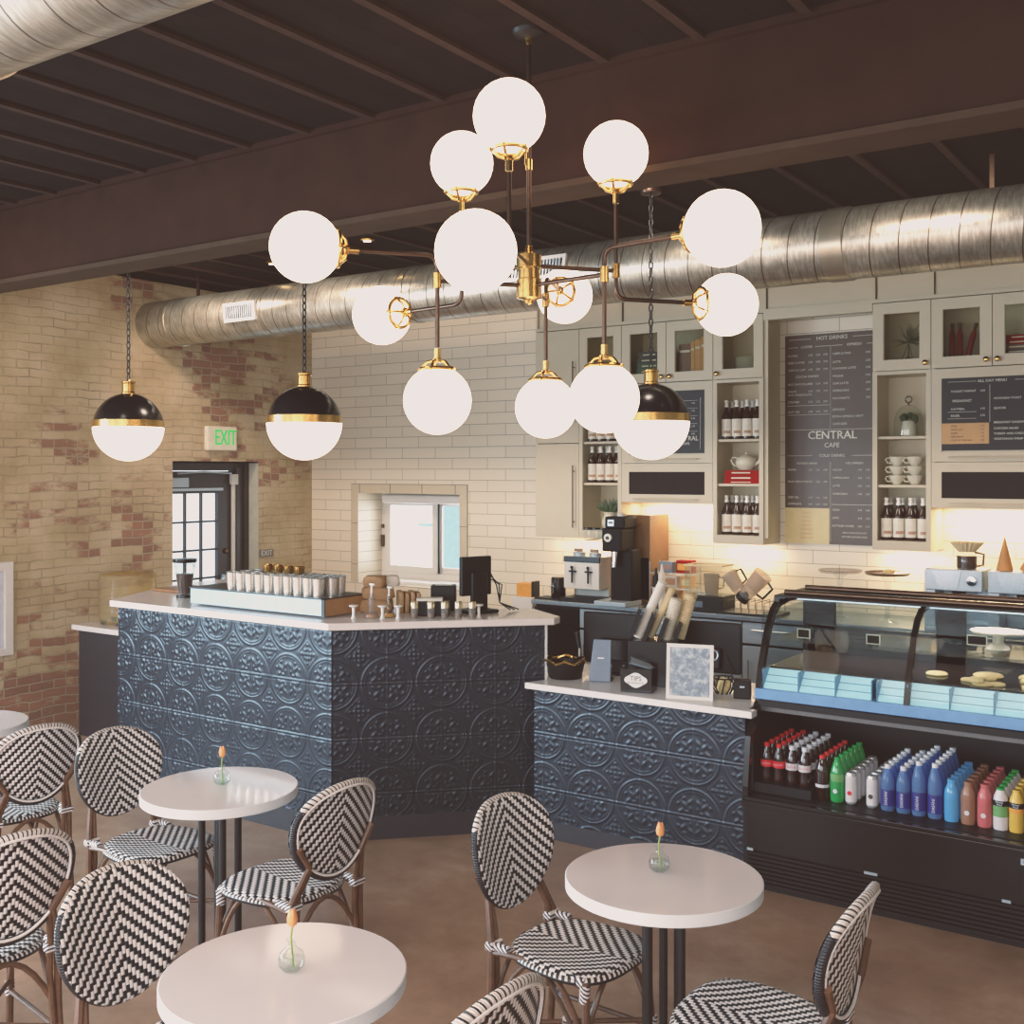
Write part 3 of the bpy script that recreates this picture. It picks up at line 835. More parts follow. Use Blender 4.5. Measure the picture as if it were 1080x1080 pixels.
# big wall menu
MX0, MX1, MZ0, MZ1 = -3.061, -2.330, 1.50, 3.09
t = thing('wall_menu', 'tall black drinks menu board with a cream box at its foot', 'menu board', ((MX0+MX1)/2, YW-0.02, MZ0))
hw = (MX1-MX0)/2; H = MZ1-MZ0
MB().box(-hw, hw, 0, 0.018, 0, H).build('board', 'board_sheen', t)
MB().box(-hw, -0.02, -0.003, 0, 0, 0.27).build('cream_box', 'board_cream', t)
b = MB()
def T_(x, z, y=-0.004): return face_mY(x, y, z)
txt(b, 'HOT DRINKS', 0.040, T_(0, H-0.035), 'CENTER')
for x0, x1, z in ((-hw+0.03, -0.16, H-0.035), (0.16, hw-0.02, H-0.035), (-hw+0.03, -0.26, H-0.095), (-0.13, 0.08, H-0.095), (0.26, hw-0.02, H-0.095), (-hw+0.02, -0.02, H-0.61), (-hw+0.02, -0.02, H-0.54), (-hw+0.02, hw-0.02, H-0.725), (0.0, hw-0.02, 0.30), (-hw+0.02, -0.15, 0.668), (0.15, hw-0.02, 0.668)):
    b.box(x0, x1, -0.004, -0.001, z-0.0012, z+0.0012)
b.box(-0.011, -0.009, -0.004, -0.001, H-0.72, H-0.10); b.box(-0.011, -0.009, -0.004, -0.001, 0.02, 0.62)
txt(b, 'COFFEE', 0.026, T_(-0.195, H-0.095), 'CENTER'); txt(b, 'ESPRESSO', 0.026, T_(0.17, H-0.095), 'CENTER')
txt(b, 'COCOA DRINKS', 0.024, T_(-0.19, H-0.320), 'CENTER')
def rows(x0, x1, lst, sz=0.025, np_=3):
    for s_, z in lst:
        txt(b, s_, sz, T_(x0, z))
        for k in range(np_): txt(b, ('2.50', '3.25', '3.95')[k], sz*0.9, T_(x1-0.058*(np_-1-k)-0.045, z))
rows(-hw+0.025, -0.02, [('COFFEE', H-0.159), ('ICED COFFEE', H-0.212), ('CAFE AU LAIT', H-0.268), ('HOT CHOCOLATE', H-0.377), ('WHITE', H-0.432), ('STEAMER', H-0.513), ('HOT TEA', H-0.588)], 0.022)
txt(b, 'HOT CHOCOLATE', 0.022, T_(-hw+0.025, H-0.458))
rows(0.005, hw-0.01, [('CAPPUCCINO', H-0.159), ('LATTE', H-0.22), ('FLAVORED LATTE', H-0.27), ('MOCHA', H-0.327), ('CHAI LATTE', H-0.382), ('AMERICANO', H-0.436), ('MACCHIATO', H-0.493)], 0.022, np_=2)
rows(0.005, hw-0.01, [('ESPRESSO', H-0.578), ('EXTRA ESPRESSO SHOT', H-0.63), ('CORTADO', H-0.685)], 0.022, np_=1)
txt(b, 'CENTRAL', 0.086, T_(0, 0.79+0.03), 'CENTER'); txt(b, 'CENTRAL', 0.086, T_(0.003, 0.79+0.031, -0.0048), 'CENTER'); txt(b, 'CAFE', 0.05, T_(0, 0.745), 'CENTER'); txt(b, 'COLD DRINKS', 0.03, T_(0, 0.668), 'CENTER')
txt(b, 'BLENDED DRINKS', 0.02, T_(-0.19, 0.61), 'CENTER'); txt(b, 'ICED ESPRESSO', 0.02, T_(0.17, 0.61), 'CENTER')
rows(-hw+0.025, -0.02, [('FRAPPE', 0.56), ('FRUIT SMOOTHIE', 0.47), ('ICED TEA', 0.35), ('LEMONADE', 0.30)], 0.02)
rows(0.005, hw-0.01, [('MOCHA', 0.56), ('CAPPUCCINO', 0.50), ('LATTE', 0.44), ('AMERICANO', 0.38), ('SODA', 0.26), ('JUICE', 0.20), ('BOTTLED WATER', 0.14)], 0.02)
txt(b, 'ADD A FLAVOR SHOT', 0.018, T_(0.17, 0.09), 'CENTER'); txt(b, 'SOY OR ALMOND MILK', 0.018, T_(0.17, 0.06), 'CENTER')
b.build('lettering', 'chalk', t)
b = MB()
for k in range(7): txt(b, ('SYRUPS', 'VANILLA', 'CARAMEL', 'HAZELNUT', 'COCONUT', 'RASPBERRY', 'PEPPERMINT')[k], 0.018, T_((-hw-0.02)/2, 0.235-0.032*k), 'CENTER')
b.build('box_lettering', 'tan_book', t)
# menu boards on the cabinet doors
def door_menu(x0, x1, lab, right):
    t = thing('menu_board', lab, 'menu board', ((x0+x1)/2, YF-0.006, 2.19))
    hw = (x1-x0)/2; H = 0.51
    MB().box(-hw, hw, -0.012, 0, 0, H).build('board', 'board', t)
    b = MB()
    def T_(x, z): return face_mY(x, -0.0165, z)
    if right:
        MB().box(-hw, -0.02, -0.015, -0.012, 0.045, 0.185).build('gold_box', 'board_gold', t)
        txt(b, 'ALL DAY MENU', 0.026, T_(0.0, H-0.045), 'CENTER')
        for s_, p_, x, z in (('YOGURT PARFAIT', '4.95', -hw+0.06, 0.40), ('OATMEAL', '3.95', -hw+0.06, 0.28), ('BAGEL', '2.95', -hw+0.06, 0.235), ('AVOCADO TOAST', '', 0.01, 0.345), ('QUICHE', '', 0.01, 0.28), ('BREAKFAST SANDWICH', '', 0.01, 0.185), ('CHICKEN SALAD', '', 0.01, 0.145), ('TURKEY AND CHEDDAR', '', 0.01, 0.11), ('VEGETARIAN WRAP', '', 0.01, 0.075)):
            txt(b, s_, 0.02, T_(x, z))
            if p_: txt(b, p_, 0.018, T_(-0.075, z))
        txt(b, 'BREAKFAST', 0.024, T_(-0.19, 0.335), 'CENTER')
        for z in (0.465, 0.26, 0.215): b.box(-hw+0.04, -0.1, -0.0165, -0.012, z, z+0.0015)
        b.box(0.14, hw-0.03, -0.0165, -0.012, 0.465, 0.4665); b.box(-0.016, -0.014, -0.0165, -0.012, 0.19, 0.44)
        c = MB(); 
        for k in range(5): txt(c, ('SIDES', 'FRUIT CUP', 'CHIPS', 'SIDE SALAD', 'SOUP OF THE DAY')[k], 0.016, T_(-hw+0.06, 0.165-0.024*k)); txt(c, '2.95', 0.015, T_(-0.075, 0.165-0.024*k))
        c.build('box_lettering', 'ink', t)
    else:
        txt(b, 'SEASONAL MENU', 0.026, T_(0.0, H-0.045), 'CENTER')
        for k in range(5): b.box(-hw+0.05, hw-0.06, -0.0165, -0.012, H-0.10-0.06*k, H-0.0985-0.06*k); txt(b, '3.95', 0.018, T_(hw-0.11, H-0.12-0.06*k)); txt(b, ('HONEY LATTE', 'MAPLE MOCHA', 'SPICED CHAI', 'COLD BREW', 'MATCHA')[k], 0.02, T_(-hw+0.06, H-0.12-0.06*k))
        txt(b, 'CENTRAL', 0.05, T_(0.17, 0.115), 'CENTER'); txt(b, 'CAFE', 0.03, T_(0.17, 0.075), 'CENTER')
        b.box(hw-0.035, hw-0.033, -0.0165, -0.012, 0.03, H-0.08)
    b.build('lettering', 'chalk', t)
door_menu(X[2]+0.07, X[3]-0.07, 'black menu board on the cabinet behind the right black pendant', False)
door_menu(X[6]+0.07, X[7]-0.07, 'black all day menu board with a gold box at its lower left', True)
# exit signs
t = thing('exit_sign', 'lit white exit sign with green letters above the door', 'sign', (XB, 6.975, 2.245))
MB().box(0, 0.055, -0.176, 0.176, 0, 0.225).build('housing', 'sign_white', t, bevel=0.012)
b = MB(); txt(b, 'EXIT', 0.205, face_pX(0.0565, 0.035, 0.115) @ Matrix.Scale(0.62, 4, (1,0,0)), 'CENTER')
for _d in (0.004, -0.004): txt(b, 'EXIT', 0.205, face_pX(0.0567+abs(_d)*0.1+_d*0.05, 0.035+_d, 0.115) @ Matrix.Scale(0.62, 4, (1,0,0)), 'CENTER')
b.build('lettering', 'green_sign', t)
t = thing('exit_plate', 'small grey exit plate low on the brick wall beside the door', 'sign', (XB, 7.57, 1.205))
MB().box(0, 0.008, -0.09, 0.09, 0, 0.075).build('plate', mk('plate_grey', (104, 92, 82), 0.5), t)
b = MB(); txt(b, 'EXIT', 0.072, face_pX(0.0095, 0.0, 0.038), 'CENTER'); b.build('lettering', 'white_paint', t)

# ------------------------------------------------------------------ camera
YAW = R(34.46)
HC = 2.05
cam = bpy.data.cameras.new('camera'); co = bpy.data.objects.new('camera', cam); COL.objects.link(co)
co.location = (0, 0, HC); co.rotation_euler = (PI/2, 0, YAW)
cam.sensor_width = 36; cam.lens = 36*1160/1080; cam.shift_y = -43/1080.0
cam.clip_start = 0.05; cam.clip_end = 200
scene.camera = co
CY, SY = math.cos(YAW), math.sin(YAW)
def LD(lat, dep):   # plan position measured along and across the viewing direction
    return (lat*CY - dep*SY, lat*SY + dep*CY)

# ------------------------------------------------------------------ rattan bistro chair (faces +Y)
def make_chair(label):
    t = thing('bistro_chair', label, 'chair')
    # --- seat
    def seat_pt(a, s=1.0):
        c, s_ = math.cos(a), math.sin(a)
        e = 0.72
        x = 0.205*math.copysign(abs(c)**e, c); y = 0.205*math.copysign(abs(s_)**e, s_)
        x *= 1 + 0.10*(y/0.205)
        return x*s, y*s+0.018
    n = 48; b = MB(); vs = []; fs = []; rings = [0.0, 0.25, 0.5, 0.75, 0.92, 1.0]
    for j, s in enumerate(rings):
        for k in range(n):
            x, y = seat_pt(2*PI*k/n, max(s, 0.001)); vs.append((x, y, 0.452 - 0.010*(1-s*s) - (0.008 if s == 1.0 else 0)))
    for j in range(len(rings)-1):
        for k in range(n): k2 = (k+1) % n; fs.append((j*n+k, (j+1)*n+k, (j+1)*n+k2, j*n+k2))
    o_ = len(vs)
    for k in range(n): x, y = seat_pt(2*PI*k/n, 1.0); vs.append((x, y, 0.426))
    for k in range(n): k2 = (k+1) % n; fs.append(((len(rings)-1)*n+k, o_+k, o_+k2, (len(rings)-1)*n+k2))
    fs.append(tuple(o_+k for k in range(n))[::-1])
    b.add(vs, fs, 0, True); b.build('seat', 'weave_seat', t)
    b = MB(); b.tube([(*seat_pt(2*PI*k/n, 1.0), 0.427) for k in range(n)], 0.013, 8, closed=True)
    b.build('seat_rim', 'rim_seat', t)
    # --- balloon back
    def yb(x, z): return -0.205 - 0.20*(z-0.50) + 0.040*(x/0.2)**2 - 0.04
    def back_pt(a, s=1.0):
        c, s_ = math.cos(a), math.sin(a)
        z = 0.699 + 0.178*s*math.copysign(abs(s_)**0.9, s_)
        x = 0.202*s*math.copysign(abs(c)**0.92, c)*(1 + 0.17*s_ - 0.06*s_*s_)
        return x, z
    b = MB(); rings = [0.001, 0.2, 0.4, 0.6, 0.8, 0.93, 1.0]
    for side in (1, -1):
        vs = []; fs = []
        for s in rings:
            for k in range(n):
                x, z = back_pt(2*PI*k/n, s*1.045); vs.append((x, yb(x, z) + (0.013 if side > 0 else -0.010)*(1 if s < 0.95 else 0.35), z))
        for j in range(len(rings)-1):
            for k in range(n):
                k2 = (k+1) % n; q = (j*n+k, (j+1)*n+k, (j+1)*n+k2, j*n+k2)
                fs.append(q if side < 0 else q[::-1])
        b.add(vs, fs, 0, True)
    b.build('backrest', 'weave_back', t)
    b = MB(); pts = []
    for k in range(n): x, z = back_pt(2*PI*k/n, 1.0); pts.append((x, yb(x, z)-0.008, z))
    b.tube(pts, 0.0145, 10, closed=True); b.build('back_rim', 'rim', t)
    # pale welt along the back face of the rim
    b = MB(); b.tube([(x*0.96, y-0.013, 0.699+(z-0.699)*0.96) for x, y, z in pts], 0.005, 6, closed=True); b.build('back_welt', 'white_weave', t)
    # --- legs: doubled canes at the back, single at the front
    for s in (-1, 1):
        b = MB()
        xb, zb_ = back_pt(PI*1.25 if s < 0 else PI*1.75)
        yy = yb(xb, zb_)
        b.tube([(s*0.185, -0.235, 0.0), (s*0.180, -0.215, 0.25), (s*0.178, -0.215, 0.45), (xb+s*0.012, yy-0.022, zb_+0.02), (s*0.190, yb(0.19, 0.67)-0.026, 0.67)], 0.0135, 8)
        b.tube([(s*0.160, -0.225, 0.18), (s*0.152, -0.212, 0.35), (s*0.150, -0.222, 0.48), (s*0.128, yb(0.13, 0.56)-0.022, 0.575)], 0.0115, 8)
        b.build('leg', 'rattan', t)
        b = MB()
        b.tube([(s*0.195, 0.205, 0.0), (s*0.190, 0.185, 0.25), (s*0.186, 0.178, 0.428)], 0.0135, 8)
        b.build('leg', 'rattan', t)
    # --- arched braces under the seat
    b = MB()
    def arc(p, q, mid):
        P0, P1, Mi = Vector(p), Vector(q), Vector(mid)
        return [tuple((1-u)**2*P0 + 2*u*(1-u)*Mi + u*u*P1) for u in [i/10 for i in range(11)]]
    for s in (-1, 1):
        b.tube([(s*0.19, 0.19, 0.20)] + arc((s*0.185, 0.165, 0.25), (s*0.165, -0.19, 0.25), (s*0.19, 0.0, 0.62)), 0.010, 8)
        b.tube(arc((s*0.185, 0.18, 0.41), (s*0.178, -0.20, 0.42), (s*0.195, 0.0, 0.455)), 0.011, 8)
    b.tube(arc((-0.185, 0.18, 0.25), (0.185, 0.18, 0.25), (0, 0.18, 0.62)), 0.010, 8)
    b.tube(arc((-0.165, -0.21, 0.25), (0.165, -0.21, 0.25), (0, -0.2, 0.60)), 0.010, 8)
    b.build('brace', 'rattan', t)
    b = MB()
    b.tube([(-0.19, 0.19, 0.17), (0.165, -0.22, 0.17)], 0.009, 8); b.tube([(0.19, 0.19, 0.19), (-0.165, -0.22, 0.19)], 0.009, 8)
    for s in (-1, 1): b.tube([(s*0.19, 0.19, 0.15), (s*0.182, -0.22, 0.15)], 0.009, 8)
    b.build('stretcher', 'rattan', t)
    # --- black and white bindings
    def band(c, d, r, ln):
        c, d = Vector(c), Vector(d).normalized(); b_ = MB()
        b_.tube([tuple(c - d*ln/2), tuple(c + d*ln/2)], r, 10); b_.build('binding', 'wrap', t)
    for s in (-1, 1):
        band((s*0.187, 0.176, 0.395), (0, 0.05, 1), 0.0175, 0.055)
        band((s*0.187, 0.150, 0.428), (0, 1, -0.15), 0.017, 0.05)
        b_ = MB(); b_.box(-0.032, 0.032, -0.017, 0.017, -0.014, 0.014, T=Matrix.Translation((s*0.165, -0.214, 0.44))); b_.build('binding', 'wrap', t, bevel=0.006)
        band((s*0.176, -0.17, 0.44), (0, 1, 0), 0.015, 0.06)
        band((s*0.187, -0.20, 0.15), (0, 1, 0), 0.014, 0.045)
        band((s*0.192, 0.196, 0.16), (0, 0.05, 1), 0.0165, 0.05)
    band((0, -0.015, 0.18), (1, -1, 0), 0.013, 0.05)
    return t
def rim_seat_mat():
    t = NT('woven_seat_rim')
    x, y, z = t.xyz()
    a = t.math('ARCTAN2', y, x)
    tick = t.math('LESS_THAN', t.math('FRACT', t.math('ADD', t.math('MULTIPLY', a, 12.0), 50.0)), 0.45)
    up = t.math('GREATER_THAN', z, 0.429)
    c = t.mix(t.math('MULTIPLY', tick, up), lin((26, 24, 30)), lin((220, 208, 200)))
    t.base(c, 0.4)
    return t.m
M['rim_seat'] = rim_seat_mat()

T1, T2, T3, T4 = (-1.2115, 4.563), (0.49, 3.56), (-0.595, 2.878), (-2.80, 5.67)
XW = (CY, -SY)     # world +X seen as (lat, depth)
def chair_at(backtop, face, lab, first=None):
    # backtop: plan point of the top of the back; face: world angle the chair faces
    x, y = LD(*backtop)
    x += 0.305*math.cos(face); y += 0.305*math.sin(face)
    if first is not None:
        first.location = (x, y, 0); first.rotation_euler = (0, 0, face-PI/2); first['label'] = lab; first['group'] = CG; return first
    return copy_tree(chair0, (x, y, 0), face-PI/2, lab, CG)
CG = 'black and white woven rattan bistro chairs'
chair0 = make_chair('chair')
chair_at((-0.03, 3.93), R(-4), 'woven bistro chair standing left of the table nearest the display case', first=chair0)
chair_at((0.975, 3.07), R(181), 'woven bistro chair seen edge-on at the right of the table nearest the display case')
chair_at((-1.80, 4.965), R(-2), 'woven bistro chair left of the table in front of the tall counter')
chair_at((-0.635, 4.14), R(178), 'woven bistro chair right of the table in front of the tall counter')
chair_at((-1.165, 3.23), R(-2), 'big foreground woven chair with its back beside the bottom table')
chair_at((-0.028, 2.50), R(176), 'woven chair at the bottom edge showing only the top of its back')
chair_at((-1.60, 3.55), R(172), 'woven chair cut by the left edge in front of the rear left chair')
chair_at((-2.17, 5.06), R(172), 'woven chair by the far left table below the white wall panel')

# ------------------------------------------------------------------ round tables
def make_table(label, group):
    t = thing('cafe_table', label, 'table', group=group)
    r = 0.318
    MB().lathe([(0.001, 0.74), (r-0.003, 0.74)], n=64, cap=False).build('tabletop', 'tabletop', t)
    MB().lathe([(r-0.003, 0.74), (r, 0.7375), (r, 0.703), (r-0.004, 0.70), (0.001, 0.70)], n=64, cap=False).build('top_edge', 'table_edge', t)
    b = MB(); b.box(-0.09, 0.09, -0.09, 0.09, 0.685, 0.70); b.build('mounting_plate', 'black_metal', t)
    for sx in (-1, 1):
        for sy in (-1, 1):
            MB().tube([(sx*0.052, sy*0.052, 0.03), (sx*0.052, sy*0.052, 0.69)], 0.0150, 12).build('post', 'black_metal', t)
    MB().tube([(0, 0, 0.03), (0, 0, 0.69)], 0.014, 14).build('column', 'black_metal', t)
    MB().lathe([(0.001, 0.04), (0.08, 0.04), (0.10, 0.025), (0.20, 0.012), (0.205, 0.0)], n=40, cap=False).build('base', 'black_metal', t)
    return t
TG = 'round white cafe tables'
table0 = make_table('round white cafe table in front of the tall counter with a tulip vase', TG)
table0.location = (*LD(*T1), 0); table0.rotation_euler = (0, 0, R(12))
copy_tree(table0, (*LD(*T2), 0), R(30), 'round white cafe table nearest the display case', TG)
copy_tree(table0, (*LD(*T3), 0), R(5), 'large-looking round white table at the bottom edge of the view', TG)
copy_tree(table0, (*LD(-2.86, 5.72), 0), R(0), 'round white table cut off at the far left edge', TG)

def make_vase(label):
    t = thing('bud_vase', label, 'vase', group='clear bud vases with an orange tulip on the tables')
    prof = [(0.001, 0.002), (0.022, 0.002), (0.034, 0.014), (0.036, 0.030), (0.030, 0.048), (0.015, 0.060), (0.0105, 0.068), (0.0105, 0.078), (0.016, 0.084)]
    MB().lathe(prof, n=28, cap=False).build('vase_glass', 'glass', t)
    MB().lathe([(0.001, 0.005), (0.022, 0.005), (0.032, 0.016), (0.033, 0.034), (0.001, 0.034)], n=24, cap=False).build('water', 'water', t)
    MB().tube([(0.006, 0.0, 0.008), (0.0, 0.0, 0.06), (-0.002, 0, 0.09), (0.003, 0, 0.118)], 0.0028, 6).build('stem', 'stem', t)
    b = MB(); b.lathe([(0.002, 0.0), (0.011, 0.006), (0.0145, 0.018), (0.012, 0.032), (0.006, 0.042), (0.001, 0.046)], c=(0.003, 0, 0.114), n=12)
    for k in range(3):
        a = 2*PI*k/3
        b.lathe([(0.002, 0), (0.007, 0.010), (0.008, 0.022), (0.004, 0.038), (0.0005, 0.046)], n=8, T=Matrix.Translation((0.003+0.007*math.cos(a), 0.007*math.sin(a), 0.115)))
    b.build('tulip', 'tulip', t)
    return t
v0 = make_vase('clear bud vase with an orange tulip on the table before the tall counter')
v0.location = (*LD(-1.213, 4.60), 0.7405)
copy_tree(v0, (*LD(0.482, 3.60), 0.7405), R(40), 'clear bud vase with an orange tulip on the table nearest the display case')
copy_tree(v0, (*LD(-0.578, 2.885), 0.7405), R(90), 'clear bud vase with an orange tulip on the bottom foreground table')

# ------------------------------------------------------------------ chandelier
hubx, huby = LD(0.065, 4.2)
ch = thing('globe_chandelier', 'brass and bronze chandelier with twelve lit white glass globes', 'chandelier', (hubx, huby, 2.80), YAW)
# local frame: +X across the view, +Y away from the camera
b = MB(); b.lathe([(0.001, -0.115), (0.014, -0.11), (0.02, -0.098), (0.048, -0.09), (0.048, -0.02), (0.042, -0.016), (0.042, 0.02), (0.048, 0.026), (0.048, 0.075), (0.02, 0.085), (0.014, 0.11), (0.001, 0.112)], n=24)
b.build('hub', 'brass', ch)
b = MB(); b.tube([(0, 0, 0.10), (0, 0, 0.92)], 0.009, 12); rod = b.build('rod', 'bronze', ch)
b = MB()
for z in (0.42, 0.90): b.tube([(0, 0, z-0.02), (0, 0, z+0.02)], 0.0135, 12)
b.build('coupler', 'brass', rod)
b = MB(); b.tube([(-0.009, 0.0, 0.42), (-0.009, 0, 0.60)], 0.008, 10); b.build('sleeve', 'gold_cup', rod)
b = MB(); b.lathe([(0.001, 0.885), (0.012, 0.885), (0.012, 0.90), (0.06, 0.915), (0.065, 0.93)], n=28); b.build('canopy', 'black_metal', ch)
def add_globe(parent, c, d, rg=0.127):
    """globe centred at c with its holder on the side given by direction -d"""
    c, d = Vector(c), Vector(d).normalized()
    T = Matrix.Translation(c) @ d.to_track_quat('Z', 'Y').to_matrix().to_4x4()
    g_ = MB(); g_.ball((0, 0, 0), rg, 32, T=T); g_.build('globe', 'opal', parent)
    h_ = MB()
    h_.lathe([(0.001, -rg-0.066), (0.013, -rg-0.066), (0.013, -rg-0.030), (0.020, -rg-0.026), (0.020, -rg-0.014), (0.001, -rg-0.012)], n=20, T=T, cap=False)
    for k in range(5):
        a = 2*PI*k/5; ca, sa = math.cos(a), math.sin(a)
        h_.tube([(0.014*ca, 0.014*sa, -rg-0.022), (0.038*ca, 0.038*sa, -rg-0.016), (0.056*ca, 0.056*sa, -rg+0.004), (0.062*ca, 0.062*sa, -rg+0.016)], 0.0055, 6, T=T)
        h_.ball((0.067*ca, 0.067*sa, -rg+0.014), 0.007, 8, T=T)
    h_.tube([(0.062*math.cos(2*PI*k/24), 0.062*math.sin(2*PI*k/24), -rg+0.010) for k in range(24)], 0.0075, 8, closed=True, T=T)
    h_.build('globe_holder', 'brass', parent)
def bend(pts, r=0.06, n=6):
    out = [Vector(pts[0])]
    for i in range(1, len(pts)-1):
        a, p, c_ = Vector(pts[i-1]), Vector(pts[i]), Vector(pts[i+1])
        u = p + (a-p).normalized()*r; w_ = p + (c_-p).normalized()*r
        for k in range(n+1):
            q = k/n; out.append((1-q)**2*u + 2*q*(1-q)*p + q*q*w_)
    out.append(Vector(pts[-1])); return [tuple(v) for v in out]
RG = 0.127
for ang, up in ((-42, 0), (78, 0), (198, 0), (18, 1), (138, 1), (258, 1)):
    a = R(ang); dx, dy = math.cos(a), math.sin(a); za = 0.035 if up else -0.042
    ex, ey = 0.36*dx, 0.36*dy
    ro = 0.847
    b = MB(); b.tube([(0.04*dx, 0.04*dy, za), (ex, ey, za)], 0.0085, 10); arm = b.build('arm', 'bronze', ch)
    b = MB(); b.tube([(ex, ey, za-0.028), (ex, ey, za+0.028)], 0.0165, 14); b.build('coupler', 'brass', arm)
    if up:
        zr, zg, ze, zs = za, 0.493, -0.075, 1
    else:
        zr, zg, ze, zs = za, -0.487, 0.052, -1
    b = MB(); b.tube([(ex, ey, za), (ex, ey, zg - zs*(RG+0.07))], 0.0085, 10)
    b.tube(bend([(ex, ey, za), (ex, ey, ze), ((ro-RG-0.06)*dx, (ro-RG-0.06)*dy, ze)], 0.05), 0.0085, 10)
    b.build('branch', 'bronze', arm)
    add_globe(arm, (ex, ey, zg), (0, 0, zs))
    add_globe(arm, (ro*dx, ro*dy, ze), (dx, dy, 0))

# ------------------------------------------------------------------ half-black pendants
def make_pendant(zc):
    t = thing('pendant_lamp', 'pendant', 'pendant lamp')
    r = 0.225
    up = [(r*math.cos(a), r*math.sin(a)) for a in [R(6)+R(78)*k/16 for k in range(17)]] + [(0.04, r*1.0), (0.001, r*1.0)]
    MB().lathe([(r, 0.0)] + up, n=48, cap=False).build('upper_shade', 'shade_black', t)
    MB().lathe([(r+0.002, -0.004), (r+0.006, 0.0), (r+0.004, 0.042), (r-0.006, 0.046)], n=48, cap=False).build('band', 'brass', t)
    lo = [(max(1e-4, (r+0.003)*math.cos(a)), (r+0.003)*math.sin(a)) for a in [-PI/2 + (PI/2)*k/18 for k in range(19)]]
    MB().lathe(lo, n=48, cap=False).build('lower_glass', 'opal_low', t)
    b = MB(); b.lathe([(0.046, r-0.014), (0.046, r+0.004), (0.041, r+0.01), (0.041, r+0.062), (0.046, r+0.067), (0.046, r+0.077), (0.014, r+0.082), (0.012, r+0.09)], n=24); b.build('neck', 'gold_cup', t)
    # chain
    b = MB(); z = r+0.085; top = ZC-zc-0.045; k = 0
    while z < top:
        pts = []
        for q in range(14):
            a = 2*PI*q/14; u, v_ = 0.0115*math.cos(a), 0.026*math.sin(a)
            pts.append((u, 0, z+0.024+v_) if k % 2 == 0 else (0, u, z+0.024+v_))
        b.tube(pts, 0.0046, 6, closed=True); z += 0.042; k += 1
    b.build('chain', 'black_metal', t)
    h0 = ZC-zc
    MB().lathe([(0.012, h0-0.05), (0.06, h0-0.04), (0.065, h0-0.03), (0.065, h0)], n=28).build('canopy', 'bronze', t)
    return t
PG = 'globe pendants with a black upper half'
pend = make_pendant(2.345)
def setp(o, px_, D, lab):
    lat = (px_-540)/1160*D; x, y = LD(lat, D)
    o.location = (x, y, 2.345); o['label'] = lab; o['group'] = PG
p2 = copy_tree(pend, (0, 0, 0)); p3 = copy_tree(pend, (0, 0, 0))
setp(pend, 135.5, 7.33, 'black-topped globe pendant on a chain in front of the brick wall')
setp(p2, 321, 6.72, 'black-topped globe pendant on a chain beside the brick wall corner')
setp(p3, 686.5, 6.50, 'black-topped globe pendant on a chain in front of the wall cabinets')

# ------------------------------------------------------------------ refrigerated display case
CX0, CX1, CYF = -2.13, -0.63, 5.11
case = thing('display_case', 'black refrigerated display case with curved glass, pastries above and drinks below', 'display case', (CX0, CYF, 0))
LW = CX1-CX0
prof = [(0.0, 0.42), (0.0, 0.50), (0.035, 0.74), (0.16, 0.895), (0.165, 0.957), (0.195, 1.06), (0.24, 1.16), (0.295, 1.26), (0.36, 1.335), (0.44, 1.378), (0.55, 1.392)]
gl = [p for p in prof if p[1] >= 0.957]
def yz_strip(b, pr, x0, x1, th, mi=0):
    """bent sheet following pr (y, z) between x0 and x1"""
    vs = []; n = len(pr)
    nrm = []
    for i in range(n):
        p, q = pr[max(i-1, 0)], pr[min(i+1, n-1)]
        dy, dz = q[0]-p[0], q[1]-p[1]; l = math.hypot(dy, dz); nrm.append((-dz/l, dy/l))
    for x in (x0, x1):
        for i in range(n): vs.append((x, pr[i][0], pr[i][1]))
        for i in range(n): vs.append((x, pr[i][0]-nrm[i][0]*th, pr[i][1]-nrm[i][1]*th))
    fs = []
    for i in range(n-1):
        fs += [(i, 2*n+i, 2*n+i+1, i+1), (n+i, n+i+1, 3*n+i+1, 3*n+i), (i, i+1, n+i+1, n+i), (2*n+i, 3*n+i, 3*n+i+1, 2*n+i+1)]
    fs += [(0, n, 3*n, 2*n), (n-1, 3*n-1, 4*n-1, 2*n-1)]
    b.add(vs, fs, mi, False)
# lower body
b = MB(); b.box(0, LW, 0.01, 0.92, 0.02, 0.40); b.box(0, LW, 0.80, 0.92, 0.40, 0.90); b.box(0.02, LW-0.02, 0.03, 0.9, 0, 0.02)
b.build('lower_body', 'black_plastic', case)
b = MB(); b.box(0.02, LW-0.10, -0.012, 0.01, 0.20, 0.415); b.box(0.0, LW, -0.016, 0.012, 0.412, 0.436); b.box(0.0, LW, -0.012, 0.02, 0.436, 0.455)
b.build('front_panel', 'case_black', case, bevel=0.003) if 'case_black' in M else b.build('front_panel', 'black_gloss', case, bevel=0.003)
b = MB()
for k in range(8): b.box(0.03, LW-0.13, -0.010, 0.012, 0.035+0.0205*k, 0.046+0.0205*k)
b.build('louvre_grille', 'black_gloss', case)
b = MB(); b.box(LW-0.13, LW, -0.012, 0.01, 0.02, 0.20); b.build('kick_panel', 'black_gloss', case)
b = MB(); b.box(0, LW, 0.045, 0.80, 0.425, 0.455); b.build('bottle_deck', 'black_plastic', case)
MB().box(0.02, LW-0.02, 0.15, 0.78, 0.87, 0.90).build('mid_deck', 'black_plastic', case)
b = MB(); b.box(0.02, LW-0.02, 0.17, 0.20, 0.845, 0.865); b.build('air_curtain_nose', 'nose_steel', case)
